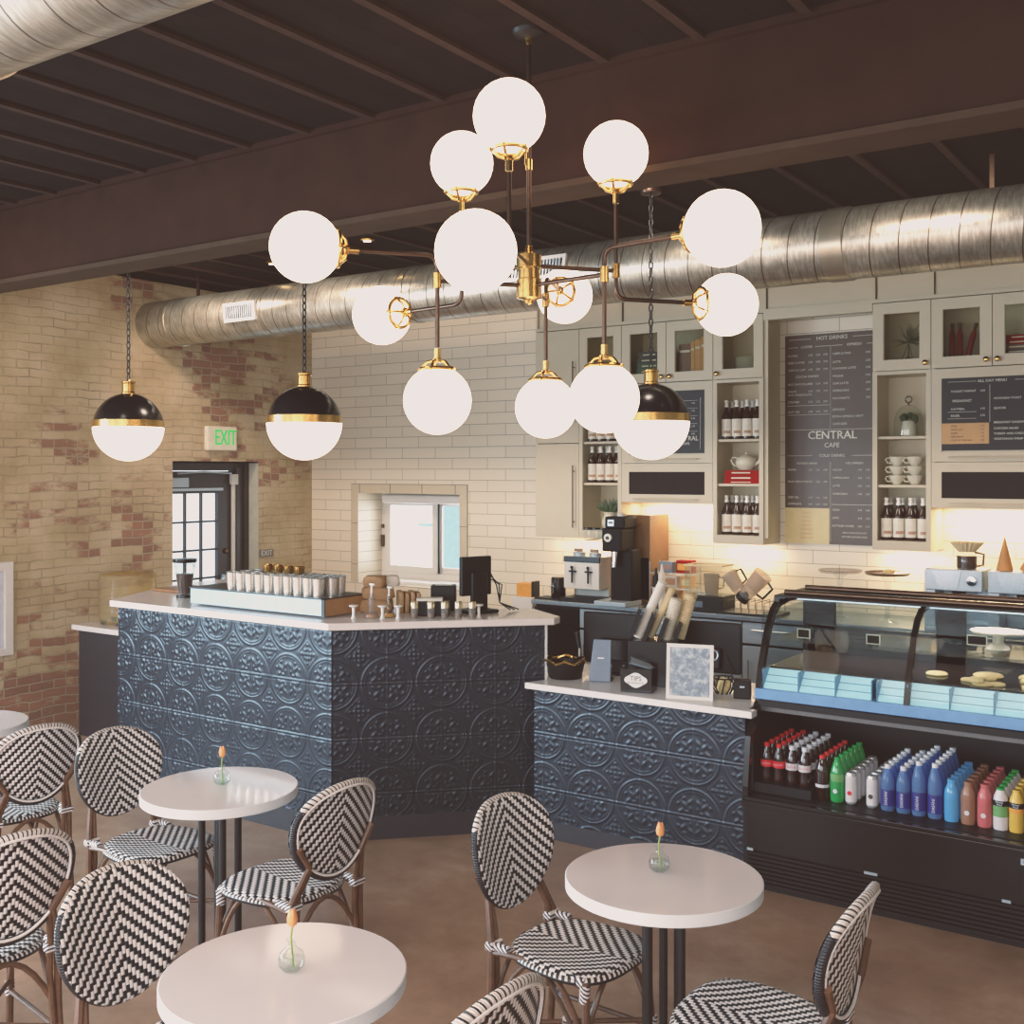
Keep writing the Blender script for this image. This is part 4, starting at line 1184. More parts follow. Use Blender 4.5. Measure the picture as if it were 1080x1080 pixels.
# end frames
for x in (0.0, LW-0.028):
    b = MB()
    pts = [(0.0, 0.42)] + prof[1:] + [(0.92, 1.392), (0.92, 0.42)]
    # ring-shaped end frame: outer curve minus opening, built as strips
    yz_strip(b, prof, x, x+0.028, 0.038)
    b.box(x, x+0.028, 0.86, 0.92, 0.42, 1.36); b.box(x, x+0.028, 0.42, 0.92, 1.355, 1.392)
    b.box(x, x+0.028, 0.03, 0.92, 0.42, 0.46)
    b.build('end_frame', 'black_gloss', case)
    b = MB(); b.box(x+0.010, x+0.014, 0.22, 0.86, 0.96, 1.33); b.build('end_glass', 'pane', case)
# end wall of the lower well
for x in (0.004, LW-0.02): MB().box(x, x+0.012, 0.10, 0.82, 0.44, 0.87).build('well_side', 'black_plastic', case)
# curved front glass, two lights with a divider
MIDX = 0.742
for x0, x1 in ((0.03, MIDX-0.012), (MIDX+0.012, LW-0.03)):
    b = MB(); yz_strip(b, gl, x0, x1, 0.005); b.build('front_glass', 'glass_case', case)
b = MB(); yz_strip(b, gl, MIDX-0.014, MIDX+0.014, 0.018); b.build('divider', 'black_gloss', case)
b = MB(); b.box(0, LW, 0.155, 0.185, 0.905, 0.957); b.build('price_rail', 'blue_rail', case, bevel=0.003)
# sloping glowing panels imitating window reflections in the glass, bars as pane lines
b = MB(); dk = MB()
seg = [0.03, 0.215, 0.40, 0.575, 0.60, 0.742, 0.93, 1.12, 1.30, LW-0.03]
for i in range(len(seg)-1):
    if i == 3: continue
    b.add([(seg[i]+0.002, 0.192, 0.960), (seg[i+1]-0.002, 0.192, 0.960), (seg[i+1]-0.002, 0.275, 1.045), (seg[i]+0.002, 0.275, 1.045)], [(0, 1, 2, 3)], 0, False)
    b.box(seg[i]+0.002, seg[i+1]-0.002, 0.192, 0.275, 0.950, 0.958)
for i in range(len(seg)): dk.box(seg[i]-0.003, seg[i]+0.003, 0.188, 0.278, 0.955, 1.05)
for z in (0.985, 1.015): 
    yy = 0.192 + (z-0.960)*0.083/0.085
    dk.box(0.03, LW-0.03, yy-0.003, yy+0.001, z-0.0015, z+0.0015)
b.build('reflection_panels', 'reflection_glow', case); dk.build('reflection_bars', 'reflection_bar', case)
MB().box(0.41, 0.735, 0.30, 0.34, 1.0, 1.035).build('dark_tray', 'slate', case)
# interior glass shelf with dark tray and rear sliding doors
b = MB(); b.box(0.03, LW-0.03, 0.28, 0.85, 1.045, 1.055); b.build('lower_shelf', 'case_shelf', case)
MB().box(0.03, LW-0.03, 0.34, 0.84, 1.175, 1.19).build('upper_shelf', 'glass', case)
b = MB()
for x0, x1 in ((0.03, 0.18), (0.742-0.03, 0.742+0.115), (1.36, LW-0.03)): b.box(x0, x1, 0.855, 0.88, 0.96, 1.355)
b.box(0.03, LW-0.03, 0.855, 0.88, 1.335, 1.36); b.box(0.03, LW-0.03, 0.855, 0.88, 0.96, 1.20)
b.build('rear_door_frame', 'black_gloss', case)
b = MB(); b.box(0.18, 0.712, 0.866, 0.869, 1.20, 1.335); b.box(0.857, 1.36, 0.866, 0.869, 1.20, 1.335); b.build('rear_glass', 'pane', case)
b = MB(); b.box(0.0, LW, 0.42, 0.93, 1.392, 1.402); b.build('top_panel', 'black_gloss', case, bevel=0.003)
b = MB(); b.tube([(0.03, 0.50, 1.412), (LW-0.01, 0.50, 1.412)], 0.013, 10); b.build('top_rail', 'bronze', case)
b = MB(); b.tube([(0.10, 0.62, 1.43), (LW-0.01, 0.62, 1.43)], 0.015, 10); 
for x in (0.14, LW-0.1): b.tube([(x, 0.62, 1.40), (x, 0.62, 1.43)], 0.008, 8)
b.build('rear_rail', 'bronze', case)
b = MB(); b.box(LW-0.235, LW-0.145, -0.0165, -0.012, 0.372, 0.398); o = b.build('maker_plate', 'pale_steel', case)
b = MB(); txt(b, 'CENTRAL', 0.017, face_mY(LW-0.19, -0.0175, 0.385), 'CENTER'); b.build('plate_lettering', 'ink', o)
b = MB()
for x, w_ in ((0.03, 0.03), (0.60, 0.06), (LW-0.31, 0.035), (LW-0.13, 0.04)): b.box(x, x+w_, -0.015, -0.010, 0.196, 0.208)
b.build('panel_clip', 'pale_steel', case)
MB().box(0.06, LW-0.06, 0.60, 0.66, 1.365, 1.39).build('added_glow_strip', 'added_strip_glow', case)  # glowing strip added under the case top to brighten the inside
# small slate price tags inside
def on_case(x, y, z): return (CX0+x, CYF+y, z)
def price_card(x, z, y, lab, w_=0.062):
    t = thing('price_card', lab, 'price card', on_case(x, y, z), group='small black price cards in the display case')
    MB().box(-w_/2, w_/2, 0, 0.004, 0, 0.042).build('card', 'blackboard', t)
    b = MB(); frame_boxes(b, -w_/2-0.003, w_/2+0.003, -0.003, 0.045, 0.004, -0.002, 0.002); b.build('card_frame', 'pages', t)
price_card(0.16, 1.192, 0.42, 'small black price card at the left end of the display case')
price_card(0.515, 1.192, 0.42, 'small black price card left of the case divider')
price_card(0.98, 1.215, 0.52, 'black price card leaning on the cake stand in the display case', 0.085)
# cake stand with cover inside the right bay
t = thing('cake_stand', 'small white cake stand inside the display case', 'cake stand', on_case(1.06, 0.60, 1.191))
MB().lathe([(0.055, 0), (0.05, 0.012), (0.026, 0.03), (0.024, 0.07), (0.12, 0.078), (0.125, 0.088), (0.001, 0.084)], n=32).build('stand', 'porcelain', t)
# cookies and pastries
def cookie(x, y, z, r, h, lab):
    o = MB().lathe([(0.001, 0), (r*0.93, 0.0), (r, h*0.4), (r*0.85, h*0.85), (0.001, h)], n=20, cap=False).build('cookie', 'cookie', loc=on_case(x, y, z))
    tag(o, lab, 'cookie', 'golden cookies in the display case')
cookie(0.80, 0.50, 1.056, 0.052, 0.014, 'round flat cookie beside the divider in the display case')
cookie(1.02, 0.58, 1.056, 0.070, 0.016, 'largest flat round pastry in the display case, rearmost')
for i, (x, y, r) in enumerate(((0.965, 0.42, 0.038), (1.005, 0.40, 0.032), (1.04, 0.35, 0.048), (1.055, 0.43, 0.030), (1.10, 0.37, 0.036), (1.02, 0.33, 0.034))):
    cookie(x, y, 1.056 + (0.013 if i in (1, 3, 5) else 0), r, 0.013, 'cookie of the loose middle pile in the display case, %s from the left' % ['first', 'third', 'fifth', 'fourth', 'last', 'second'][[0, 1, 3, 4, 5, 2][i]])
for i, (x, y, r) in enumerate(((1.20, 0.60, 0.05), (1.27, 0.59, 0.05), (1.21, 0.50, 0.035), (1.26, 0.49, 0.032), (1.23, 0.34, 0.022), (1.265, 0.34, 0.022))):
    cookie(x, y, 1.056, r, 0.02, 'pastry in the right-hand group of the display case, %s row %s' % (('back', 'middle', 'front')[i//2], ('left', 'right')[i % 2]))
M_ = None

# ------------------------------------------------------------------ drinks in the case
def bottle_proto(name, cat, prof, body, cap, lab, label_z, capz, extra=None, txt_=None):
    t = thing(name, 'x', cat)
    MB().lathe(prof, n=16, cap=False).build('bottle_body', body, t)
    r = max(p[0] for p in prof)
    if lab:
        z0, z1 = label_z
        MB().lathe([(r+0.0008, z0), (r+0.0008, z1)], n=16, cap=False).build('label_band', lab, t)
    if cap:
        rc, z0, z1 = capz
        MB().lathe([(rc, z0), (rc, z1), (0.001, z1)], n=14, cap=False).build('cap', cap, t)
    if extra: extra(t, r)
    return t
def wrap_text(s_, size, r, z, y0=0):
    """text bent round a bottle of radius r, facing -Y"""
    vs, fs = text_geo(s_, size, 'CENTER')
    out = [(r*math.sin(v[0]/r), -r*math.cos(v[0]/r), z+v[1]) for v in vs]
    b = MB(); b.add(out, fs); return b
cola_prof = [(0.001, 0), (0.026, 0.001), (0.029, 0.012), (0.028, 0.03), (0.026, 0.06), (0.030, 0.09), (0.030, 0.11), (0.024, 0.145), (0.0125, 0.175), (0.012, 0.186), (0.001, 0.186)]
def cola_txt(c): 
    def f(t, r): wrap_text('Coca-Cola', 0.0135, r+0.0016, 0.092).build('lettering', c, t)
    return f
big_prof = [(0.001, 0), (0.030, 0.001), (0.033, 0.01), (0.0325, 0.13), (0.030, 0.15), (0.020, 0.185), (0.0125, 0.20), (0.012, 0.21), (0.001, 0.21)]
tall_prof = [(p[0], p[1]*1.18) for p in big_prof]
can_prof = [(0.001, 0.002), (0.021, 0.0), (0.026, 0.008), (0.026, 0.138), (0.022, 0.15), (0.020, 0.148), (0.001, 0.146)]
vit_prof = [(0.001, 0), (0.030, 0.001), (0.032, 0.01), (0.032, 0.125), (0.029, 0.145), (0.020, 0.165), (0.017, 0.175), (0.001, 0.175)]
def vert_text(s_, size):
    def f(t, r):
        vs, fs = text_geo(s_, size, 'CENTER')
        out = []
        for v in vs:
            x, z = -v[1], v[0]
            out.append((r*1.05*math.sin(x/r), -(r+0.0018)*math.cos(x/r), 0.062+z))
        b = MB(); b.add(out, fs); b.build('lettering', 'white_cap', t)
    return f
def juice(t, r):
    b = MB(); b.lathe([(r+0.0016, 0.108), (r+0.0016, 0.132)], n=16, cap=False); b.build('brand_band', 'black_plastic', t)
    wrap_text('Minute', 0.012, r+0.0026, 0.126).build('lettering', 'white_cap', t)
    wrap_text('Maid', 0.012, r+0.0026, 0.115).build('lettering', 'white_cap', t)
def dot(c):
    def f(t, r):
        b = MB(); b.lathe([(0.001, 0.0), (0.011, 0.0)], n=14, T=Matrix.Translation((0, -r-0.002, 0.055)) @ Matrix.Rotation(PI/2, 4, 'X'), cap=False); b.build('emblem', c, t)
    return f
DZ_ = 0.4555
MB_r = MB(); MB_r.box(0.02, 0.31, 0.10, 0.62, 0.4552, 0.500); MB_r.build('bottle_riser', 'black_plastic', case)
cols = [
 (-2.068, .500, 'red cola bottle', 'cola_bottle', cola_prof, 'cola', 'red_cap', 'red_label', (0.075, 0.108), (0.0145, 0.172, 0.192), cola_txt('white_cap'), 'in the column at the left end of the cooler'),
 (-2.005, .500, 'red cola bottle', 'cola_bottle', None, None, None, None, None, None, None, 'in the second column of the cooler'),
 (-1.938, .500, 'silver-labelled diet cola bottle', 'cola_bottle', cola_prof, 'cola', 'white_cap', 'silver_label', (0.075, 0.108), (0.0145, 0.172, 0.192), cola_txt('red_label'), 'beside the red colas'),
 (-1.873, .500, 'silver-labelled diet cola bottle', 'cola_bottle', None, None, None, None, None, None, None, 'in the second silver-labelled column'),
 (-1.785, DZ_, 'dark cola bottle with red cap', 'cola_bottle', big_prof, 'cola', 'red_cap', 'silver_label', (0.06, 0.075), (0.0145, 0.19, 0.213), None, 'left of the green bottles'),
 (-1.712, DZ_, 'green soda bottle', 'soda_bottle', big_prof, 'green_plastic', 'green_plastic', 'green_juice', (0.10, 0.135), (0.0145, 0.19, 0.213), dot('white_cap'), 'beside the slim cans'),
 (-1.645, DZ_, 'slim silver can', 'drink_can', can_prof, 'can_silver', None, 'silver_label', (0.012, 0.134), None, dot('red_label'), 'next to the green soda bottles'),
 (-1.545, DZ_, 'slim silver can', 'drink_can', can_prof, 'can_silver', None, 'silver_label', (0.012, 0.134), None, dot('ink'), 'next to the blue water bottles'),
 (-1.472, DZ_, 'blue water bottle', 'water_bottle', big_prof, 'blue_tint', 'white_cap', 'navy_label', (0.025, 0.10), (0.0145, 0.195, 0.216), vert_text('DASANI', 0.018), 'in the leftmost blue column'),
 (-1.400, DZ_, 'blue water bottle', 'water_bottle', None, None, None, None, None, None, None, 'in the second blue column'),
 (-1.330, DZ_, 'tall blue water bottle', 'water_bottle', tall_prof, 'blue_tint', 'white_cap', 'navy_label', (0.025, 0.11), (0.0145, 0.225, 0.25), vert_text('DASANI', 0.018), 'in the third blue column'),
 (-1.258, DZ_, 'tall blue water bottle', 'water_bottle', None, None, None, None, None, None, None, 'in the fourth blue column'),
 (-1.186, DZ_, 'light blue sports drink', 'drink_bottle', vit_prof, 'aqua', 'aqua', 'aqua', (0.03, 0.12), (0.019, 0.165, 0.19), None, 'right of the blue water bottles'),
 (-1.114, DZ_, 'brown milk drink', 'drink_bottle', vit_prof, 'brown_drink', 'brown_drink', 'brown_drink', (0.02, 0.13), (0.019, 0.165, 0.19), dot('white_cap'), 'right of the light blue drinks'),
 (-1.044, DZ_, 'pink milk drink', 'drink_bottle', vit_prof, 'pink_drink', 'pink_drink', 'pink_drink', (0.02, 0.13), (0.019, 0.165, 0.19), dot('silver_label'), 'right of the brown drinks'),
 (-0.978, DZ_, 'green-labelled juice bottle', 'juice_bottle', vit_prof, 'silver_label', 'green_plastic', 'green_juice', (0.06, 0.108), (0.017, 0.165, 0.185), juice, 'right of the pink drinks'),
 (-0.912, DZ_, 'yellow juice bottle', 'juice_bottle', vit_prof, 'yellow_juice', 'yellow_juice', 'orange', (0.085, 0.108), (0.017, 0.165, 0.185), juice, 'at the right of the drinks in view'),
]
proto = None
for ci, (x, z, desc, nm, prof_, body, cap, lab, lz, cz, ex, where) in enumerate(cols):
    new = prof_ is not None
    if new: proto = bottle_proto(nm, 'can' if 'can' in nm else 'bottle', prof_, body, cap, lab, lz, cz, ex)
    for k in range(6):
        y = CYF+0.165+0.069*k
        l_ = '%s %s, %s' % (desc, where, 'front one' if k == 0 else ORD[k]+' back')
        if new and k == 0:
            proto.location = (x, y, z); proto['label'] = l_; proto['group'] = desc+' column '+where
        else: copy_tree(proto, (x, y, z), None, l_, desc+' column '+where)

# ------------------------------------------------------------------ things in the wall cabinets
def make_syrup(label_m, name='syrup_bottle'):
    t = thing(name, 'x', 'bottle')
    MB().lathe([(0.001, 0), (0.036, 0.001), (0.0375, 0.008), (0.0375, 0.165), (0.034, 0.185), (0.017, 0.225), (0.0145, 0.24), (0.0145, 0.255), (0.001, 0.255)], n=18, cap=False).build('bottle_glass', 'syrup', t)
    MB().lathe([(0.0382, 0.022), (0.0382, 0.155)], n=18, cap=False).build('label_band', label_m, t)
    MB().lathe([(0.018, 0.248), (0.018, 0.262), (0.013, 0.266), (0.013, 0.282), (0.017, 0.285), (0.015, 0.300), (0.001, 0.300)], n=14, cap=False).build('pour_top', 'pump_top', t)
    b = MB(); b.lathe([(0.0386, 0.05), (0.0386, 0.085)], n=18, cap=False)
    vs = [v for v in b.v]; b2 = MB()
    # printed patch only on the front of the label
    n_ = 10; vv = []; ff = []
    for j, z in enumerate((0.045, 0.066)):
        for k in range(n_):
            a = -PI/2 + (k/(n_-1)-0.5)*1.5 + 0.5; vv.append((0.0388*math.cos(a), 0.0388*math.sin(a), z))
    for k in range(n_-1): ff.append((k, k+1, n_+k+1, n_+k))
    b2.add(vv, ff, 0, True); b2.build('label_print', 'label_print' if name == 'syrup_bottle' else 'ink', t)
    return t
sy = None
def syrups(x0, zb, where, nrow=2, n_=4, proto_=None, lab_m='syrup_label'):
    global sy
    if sy is None:
        sy = make_syrup(lab_m); first = True
    else: first = False
    for r_ in range(nrow):
        for k in range(n_):
            loc_ = (x0+0.0835*k, YF+0.075+0.11*r_, zb)
            pos = ['leftmost', 'second', 'third', 'fourth'][k]
            l_ = '%s %s-row syrup bottle %s' % (pos, 'front' if r_ == 0 else 'back', where)
            g_ = 'dark syrup bottles '+where
            if first: sy.location = loc_; sy['label'] = l_; sy['group'] = g_; first = False
            else: copy_tree(sy, loc_, None, l_, g_)
syrups(X[1]+0.072, 1.956, 'on the middle shelf beside the plain cabinet')
syrups(X[3]+0.072, 2.296, 'on the shelf above the teapot')
syrups(X[3]+0.072, 1.563, 'on the bottom shelf under the red books')
syrups(X[5]+0.072, 1.563, 'on the bottom shelf under the stacked cups')
syrups(X[1]+0.072, 2.296, 'on the upper shelf beside the plain cabinet')
# teapot and books
tp = thing('teapot', 'white porcelain teapot standing on the red books', 'teapot', (X[3]+0.215, YF+0.12, 1.956+0.104))
MB().lathe([(0.001, 0), (0.05, 0.0), (0.078, 0.03), (0.085, 0.06), (0.072, 0.09), (0.045, 0.108), (0.001, 0.112)], n=28, cap=False).build('pot_body', 'porcelain', tp)
MB().lathe([(0.046, 0.108), (0.03, 0.118), (0.008, 0.122), (0.012, 0.134), (0.001, 0.14)], n=20, cap=False).build('lid', 'porcelain', tp)
MB().tube([(-0.07, 0, 0.09), (-0.11, 0, 0.10), (-0.125, 0, 0.07), (-0.10, 0, 0.035), (-0.07, 0, 0.03)], 0.008, 8).build('handle', 'porcelain', tp)
MB().tube([(0.07, 0, 0.04), (0.10, 0, 0.06), (0.112, 0, 0.09), (0.125, 0, 0.11)], 0.012, 10, rs=[0.018, 0.014, 0.010, 0.008]).build('spout', 'porcelain', tp)
def book(name_loc, sx, sy_, sz, m, lab, grp, rz=0.0, upright=False):
    t = thing('book', lab, 'book', name_loc, rz, grp)
    if upright:
        b = MB(); b.box(-sx/2, -sx/2+0.003, 0, sy_, 0, sz); b.box(sx/2-0.003, sx/2, 0, sy_, 0, sz); b.box(-sx/2, sx/2, -0.003, 0.002, 0, sz); b.build('cover', m, t)
        MB().box(-sx/2+0.003, sx/2-0.003, 0.002, sy_-0.005, 0.004, sz-0.004).build('page_block', 'pages', t)
        MB().box(-sx/2+0.004, sx/2-0.004, -0.0036, -0.003, sz*0.7, sz*0.78).build('spine_title', 'pages', t)
    else:
        b = MB(); b.box(-sx/2, sx/2, 0, sy_, 0, 0.003); b.box(-sx/2, sx/2, 0, sy_, sz-0.003, sz); b.box(-sx/2, sx/2, -0.003, 0.002, 0, sz); b.build('cover', m, t)
        MB().box(-sx/2+0.004, sx/2-0.004, 0.002, sy_-0.004, 0.003, sz-0.003).build('page_block', 'pages', t)
        MB().box(-sx*0.3, sx*0.25, -0.0038, -0.003, sz*0.35, sz*0.6).build('spine_title', 'pages', t)
for k, (h_, w_, l_) in enumerate(((0.022, 0.29, 'lowest'), (0.042, 0.28, 'middle'), (0.036, 0.27, 'topmost'))):
    book((X[3]+0.215, YF+0.03, 1.956+[0, 0.0225, 0.065][k]), w_, 0.22, h_, 'red_book', '%s red book in the stack under the teapot' % l_, 'red books under the teapot')
for k in range(4):
    book((X[2]+0.22, YF+0.05, ZU+0.045*k), [0.24, 0.23, 0.235, 0.2][k], 0.2, 0.0435, ['green_book', 'green_book', 'dark_book', 'dark_book'][k], ['lowest', 'second', 'third', 'topmost'][k]+' dark green book stacked behind the glass above the right pendant', 'dark green books behind cabinet glass')
for k, (w_, h_, m, c_) in enumerate(((0.10, 0.22, 'brown_book', 'wide brown'), (0.035, 0.235, 'tan_book', 'thin tan'), (0.05, 0.25, 'tan_book', 'middle tan'), (0.035, 0.265, 'tan_book', 'taller tan'), (0.05, 0.27, 'dark_book', 'dark brown'))):
    xs_ = X[2]+0.40+0.072+0.012+[0.05, 0.118, 0.161, 0.204, 0.248][k]
    book((xs_, YF+0.04, ZU), w_-0.002, 0.17, h_, m, c_+' book standing behind the glass door left of the plates', 'books standing behind cabinet glass', upright=True)
pl = None
for k in range(6):
    l_ = '%s white plate of the stack behind the cabinet glass' % ['lowest', 'second lowest', 'third', 'fourth', 'fifth', 'topmost'][k]
    o = MB().lathe([(0.001, 0.004), (0.06, 0.003), (0.085, 0.008), (0.108, 0.018), (0.109, 0.020), (0.08, 0.012), (0.001, 0.008)], n=32, cap=False).build('plate', 'porcelain', loc=(X[3]+0.22, YF+0.16, ZU-0.002+0.0155*k))
    tag(o, l_, 'plate', 'white plates stacked behind cabinet glass')
# jug with plant
jg = thing('potted_plant', 'white jug holding a bushy green plant on the lowest shelf', 'plant', (X[1]+0.215, YF+0.12, 1.563))
MB().lathe([(0.001, 0), (0.04, 0), (0.066, 0.035), (0.070, 0.07), (0.052, 0.11), (0.047, 0.13), (0.058, 0.15), (0.050, 0.148), (0.001, 0.12)], n=26, cap=False).build('jug', 'porcelain', jg)
b = MB(); rr = random.Random(3)
for k in range(70):
    a = rr.uniform(0, 2*PI); tilt = rr.uniform(0.1, 1.1); ln = rr.uniform(0.08, 0.15)
    d_ = Vector((math.cos(a)*math.sin(tilt), math.sin(a)*math.sin(tilt)*0.6, math.cos(tilt)))
    p0 = Vector((0.02*math.cos(a), 0.02*math.sin(a), 0.13)); p1 = p0+d_*ln; s_ = d_.cross(Vector((0, 1, 0.3))).normalized()*0.010
    m_ = p0+d_*ln*0.6
    b.add([tuple(p0), tuple(m_+s_), tuple(p1), tuple(m_-s_)], [(0, 1, 2, 3)], 0, False)
b.build('leaves', 'leaf', jg)
# air plant
t = thing('air_plant', 'spiky air plant behind the glass of the cabinet right of the menu', 'plant', (X[5]+0.21, YF+0.13, ZU))
b = MB(); rr = random.Random(5)
b.lathe([(0.001, 0), (0.03, 0.004), (0.02, 0.02), (0.001, 0.03)], n=12, cap=False)
for k in range(34):
    a = rr.uniform(0, 2*PI); el = rr.uniform(-0.25, 1.45); ln = rr.uniform(0.10, 0.17); c0 = Vector((0, 0, 0.13))
    d_ = Vector((math.cos(a)*math.cos(el), math.sin(a)*math.cos(el)*0.6, math.sin(el)))
    b.tube([tuple(c0), tuple(c0+d_*ln*0.6), tuple(c0+d_*ln+Vector((0, 0, -0.01)))], 0.004, 5, rs=[0.004, 0.003, 0.0006])
b.tube([(0, 0, 0.01), (0.0, 0, 0.13)], 0.005, 6); b.tube([(-0.05, 0, 0.002), (0, 0, 0.13)], 0.003, 5); b.tube([(0.03, 0, 0.002), (0, 0, 0.13)], 0.003, 5)
b.build('spiky_leaves', 'sage', t)
# red bottles behind the right doors
for k, (dx, lean) in enumerate(((0.115, 0), (0.165, 0), (0.215, 14), (0.31, 0))):
    t = thing('red_bottle', ['leftmost upright', 'second upright', 'leaning', 'rightmost upright'][k]+' slim red bottle behind the cabinet glass', 'bottle', (X[6]+dx, YF+0.09, ZU), group='slim red bottles behind cabinet glass')
    T = Matrix.Rotation(R(lean), 4, 'Y')
    MB().lathe([(0.001, 0), (0.020, 0.001), (0.020, 0.15), (0.010, 0.19), (0.010, 0.21), (0.001, 0.21)], n=14, cap=False, T=T).build('bottle_body', mk('red_oil', (120, 36, 26), 0.15) if k == 0 else 'red_oil', t) if False else MB().lathe([(0.001, 0), (0.020, 0.001), (0.020, 0.15), (0.010, 0.19), (0.010, 0.21), (0.001, 0.21)], n=14, cap=False, T=T).build('bottle_body', 'red_oil', t)
    MB().lathe([(0.012, 0.205), (0.012, 0.235), (0.001, 0.235)], n=12, cap=False, T=T).build('cap', 'dark_book', t)
    MB().lathe([(0.0104, 0.175), (0.0125, 0.178), (0.0105, 0.19)], n=12, cap=False, T=T).build('gold_seal', 'brass', t)
for k in range(4):
    book((X[6]+0.56, YF+0.05, ZU+0.032*k), [0.26, 0.25, 0.24, 0.2][k], 0.2, 0.031, ['dark_book', 'brown_book', 'red_book', 'red_book'][k], ['lowest', 'second', 'third', 'topmost'][k]+' book of the dark red stack at the right edge cabinet', 'dark red books in the right cabinet')
# glass dome
t = thing('glass_dome', 'glass cloche with a silver knob covering a small pot on the shelf', 'cloche', (X[5]+0.205, YF+0.15, 2.296))
MB().lathe([(0.10, 0.0), (0.102, 0.012), (0.098, 0.12), (0.08, 0.18), (0.045, 0.215), (0.012, 0.225)], n=32, cap=False).build('dome', 'glass', t)
b = MB(); b.tube([(0.022*math.cos(a), 0, 0.262+0.022*math.sin(a)) for a in [2*PI*k/16 for k in range(16)]], 0.006, 6, closed=True); b.lathe([(0.014, 0.222), (0.006, 0.235), (0.001, 0.242)], n=12, cap=False)
b.build('dome_knob', 'chrome', t)
t = thing('candle_pot', 'small cream pot with dark leaves under the glass dome', 'pot', (X[5]+0.205, YF+0.15, 2.297))
MB().lathe([(0.001, 0), (0.05, 0), (0.055, 0.02), (0.045, 0.10), (0.04, 0.11), (0.001, 0.10)], n=22, cap=False).build('pot', 'porcelain', t)
b = MB(); rr = random.Random(8)
for k in range(16):
    a = rr.uniform(0, 2*PI); b.ball((0.045*math.cos(a), 0.03*math.sin(a), 0.125+rr.uniform(-0.02, 0.025)), 0.022, 8)
b.build('leaves', 'leaf', t)
# stacked cups
cup = thing('coffee_cup', 'x', 'cup')
MB().lathe([(0.001, 0.002), (0.026, 0.0), (0.032, 0.008), (0.050, 0.040), (0.054, 0.064), (0.051, 0.064), (0.044, 0.038), (0.001, 0.01)], n=26, cap=False).build('cup_body', 'porcelain', cup)
MB().tube([(-0.048, 0, 0.054), (-0.072, 0, 0.056), (-0.080, 0, 0.040), (-0.068, 0, 0.022), (-0.042, 0, 0.020)], 0.0055, 8).build('handle', 'porcelain', cup)
first = True
for c_ in range(2):
    for k in range(3):
        loc_ = (X[5]+0.145+0.118*c_, YF+0.08+0.015*c_, 1.9565+0.0655*k)
        l_ = 'white cup, %s of the %s stack of three on the shelf' % (['bottom', 'middle', 'top'][k], ['left', 'right'][c_])
        if first: cup.location = loc_; cup['label'] = l_; cup['group'] = 'white stacked cups on the shelf'; cup.rotation_euler = (0, 0, R(15)); first = False
        else: copy_tree(cup, loc_, R(15+6*k), l_, 'white stacked cups on the shelf')

# ------------------------------------------------------------------ back counter and what stands on it
ZBC = 1.0
t = thing('back_counter', 'long stainless back counter under the wall cabinets', 'counter', (-4.96, 7.55, 0))
LBK = 4.6
MB().box(0, LBK, 0.03, 0.64, 0.08, ZBC-0.035).build('counter_body', 'black_plastic', t)
MB().box(-0.02, LBK, -0.02, 0.645, ZBC-0.035, ZBC).build('worktop', 'steel', t, bevel=0.004)
MB().box(0.0, 0.42, 0.0, 0.03, 0.1, ZBC-0.06).build('fridge_door', 'black_gloss', t)
for k in range(8):
    x0 = 0.43+0.46*k
    o = MB().box(x0, x0+0.45, 0.008, 0.03, 0.80, ZBC-0.05).build('drawer', 'pale_steel', t, bevel=0.003)
    o2 = MB().box(x0, x0+0.45, 0.008, 0.03, 0.12, 0.78).build('door', 'pale_steel', t, bevel=0.003)
    MB().tube([(x0+0.08, -0.012, 0.90), (x0+0.37, -0.012, 0.90)], 0.006, 6).build('handle', 'steel', o)
    MB().tube([(x0+0.05, -0.012, 0.40), (x0+0.05, -0.012, 0.68)], 0.006, 6).build('handle', 'steel', o2)
MB().box(0.03, LBK-0.03, 0.06, 0.6, 0, 0.08).build('plinth', 'black_plastic', t)
# prep counter just behind the till, filling the gap below the monitors
def at_back(px_, y):   # plan x for a viewing angle on a line parallel to the back wall
    u = (px_-540)/1160
    return y*(-SY+CY*u)/(CY+SY*u)
# black pitcher
x = at_back(589, 7.68)
t = thing('coffee_canister', 'small black canister with a silver tap on the back counter', 'canister', (x, 7.68, ZBC))
MB().lathe([(0.001, 0), (0.06, 0), (0.062, 0.01), (0.060, 0.17), (0.055, 0.18), (0.001, 0.182)], n=24, cap=False).build('canister', 'black_gloss', t)
b = MB(); b.box(-0.008, 0.008, -0.085, -0.058, 0.05, 0.14); b.box(-0.02, 0.02, -0.09, -0.058, 0.10, 0.115); b.build('tap', 'chrome', t)
MB().box(-0.17, 0.062, -0.10, 0.07, -0.0, 0.012).build('drip_tray', 'black_plastic', t)
for c_ in t.children: c_.location.z += 0.0
# white brewer
x = at_back(621, 7.74)
t = thing('coffee_brewer', 'white twin coffee brewer with a dark top band beside the black grinder', 'coffee machine', (x, 7.74, ZBC))
b = MB(); b.box(-0.165, 0.165, -0.12, 0.16, 0.10, 0.36); b.box(-0.165, 0.165, 0.04, 0.16, 0.03, 0.10); b.build('brewer_body', 'white_frame', t, bevel=0.006)
MB().box(-0.18, 0.18, -0.16, 0.16, 0.0, 0.03).build('drip_tray', 'black_plastic', t, bevel=0.004)
MB().box(-0.166, 0.166, -0.123, -0.10, 0.315, 0.362).build('top_band', 'black_gloss', t)
for s in (-1, 1):
    b = MB(); b.box(s*0.075-0.03, s*0.075+0.03, -0.145, -0.12, 0.235, 0.248); b.tube([(s*0.075, -0.14, 0.15), (s*0.075, -0.14, 0.27)], 0.008, 8); b.ball((s*0.075, -0.145, 0.275), 0.013, 10); b.build('spigot', 'black_plastic', t)
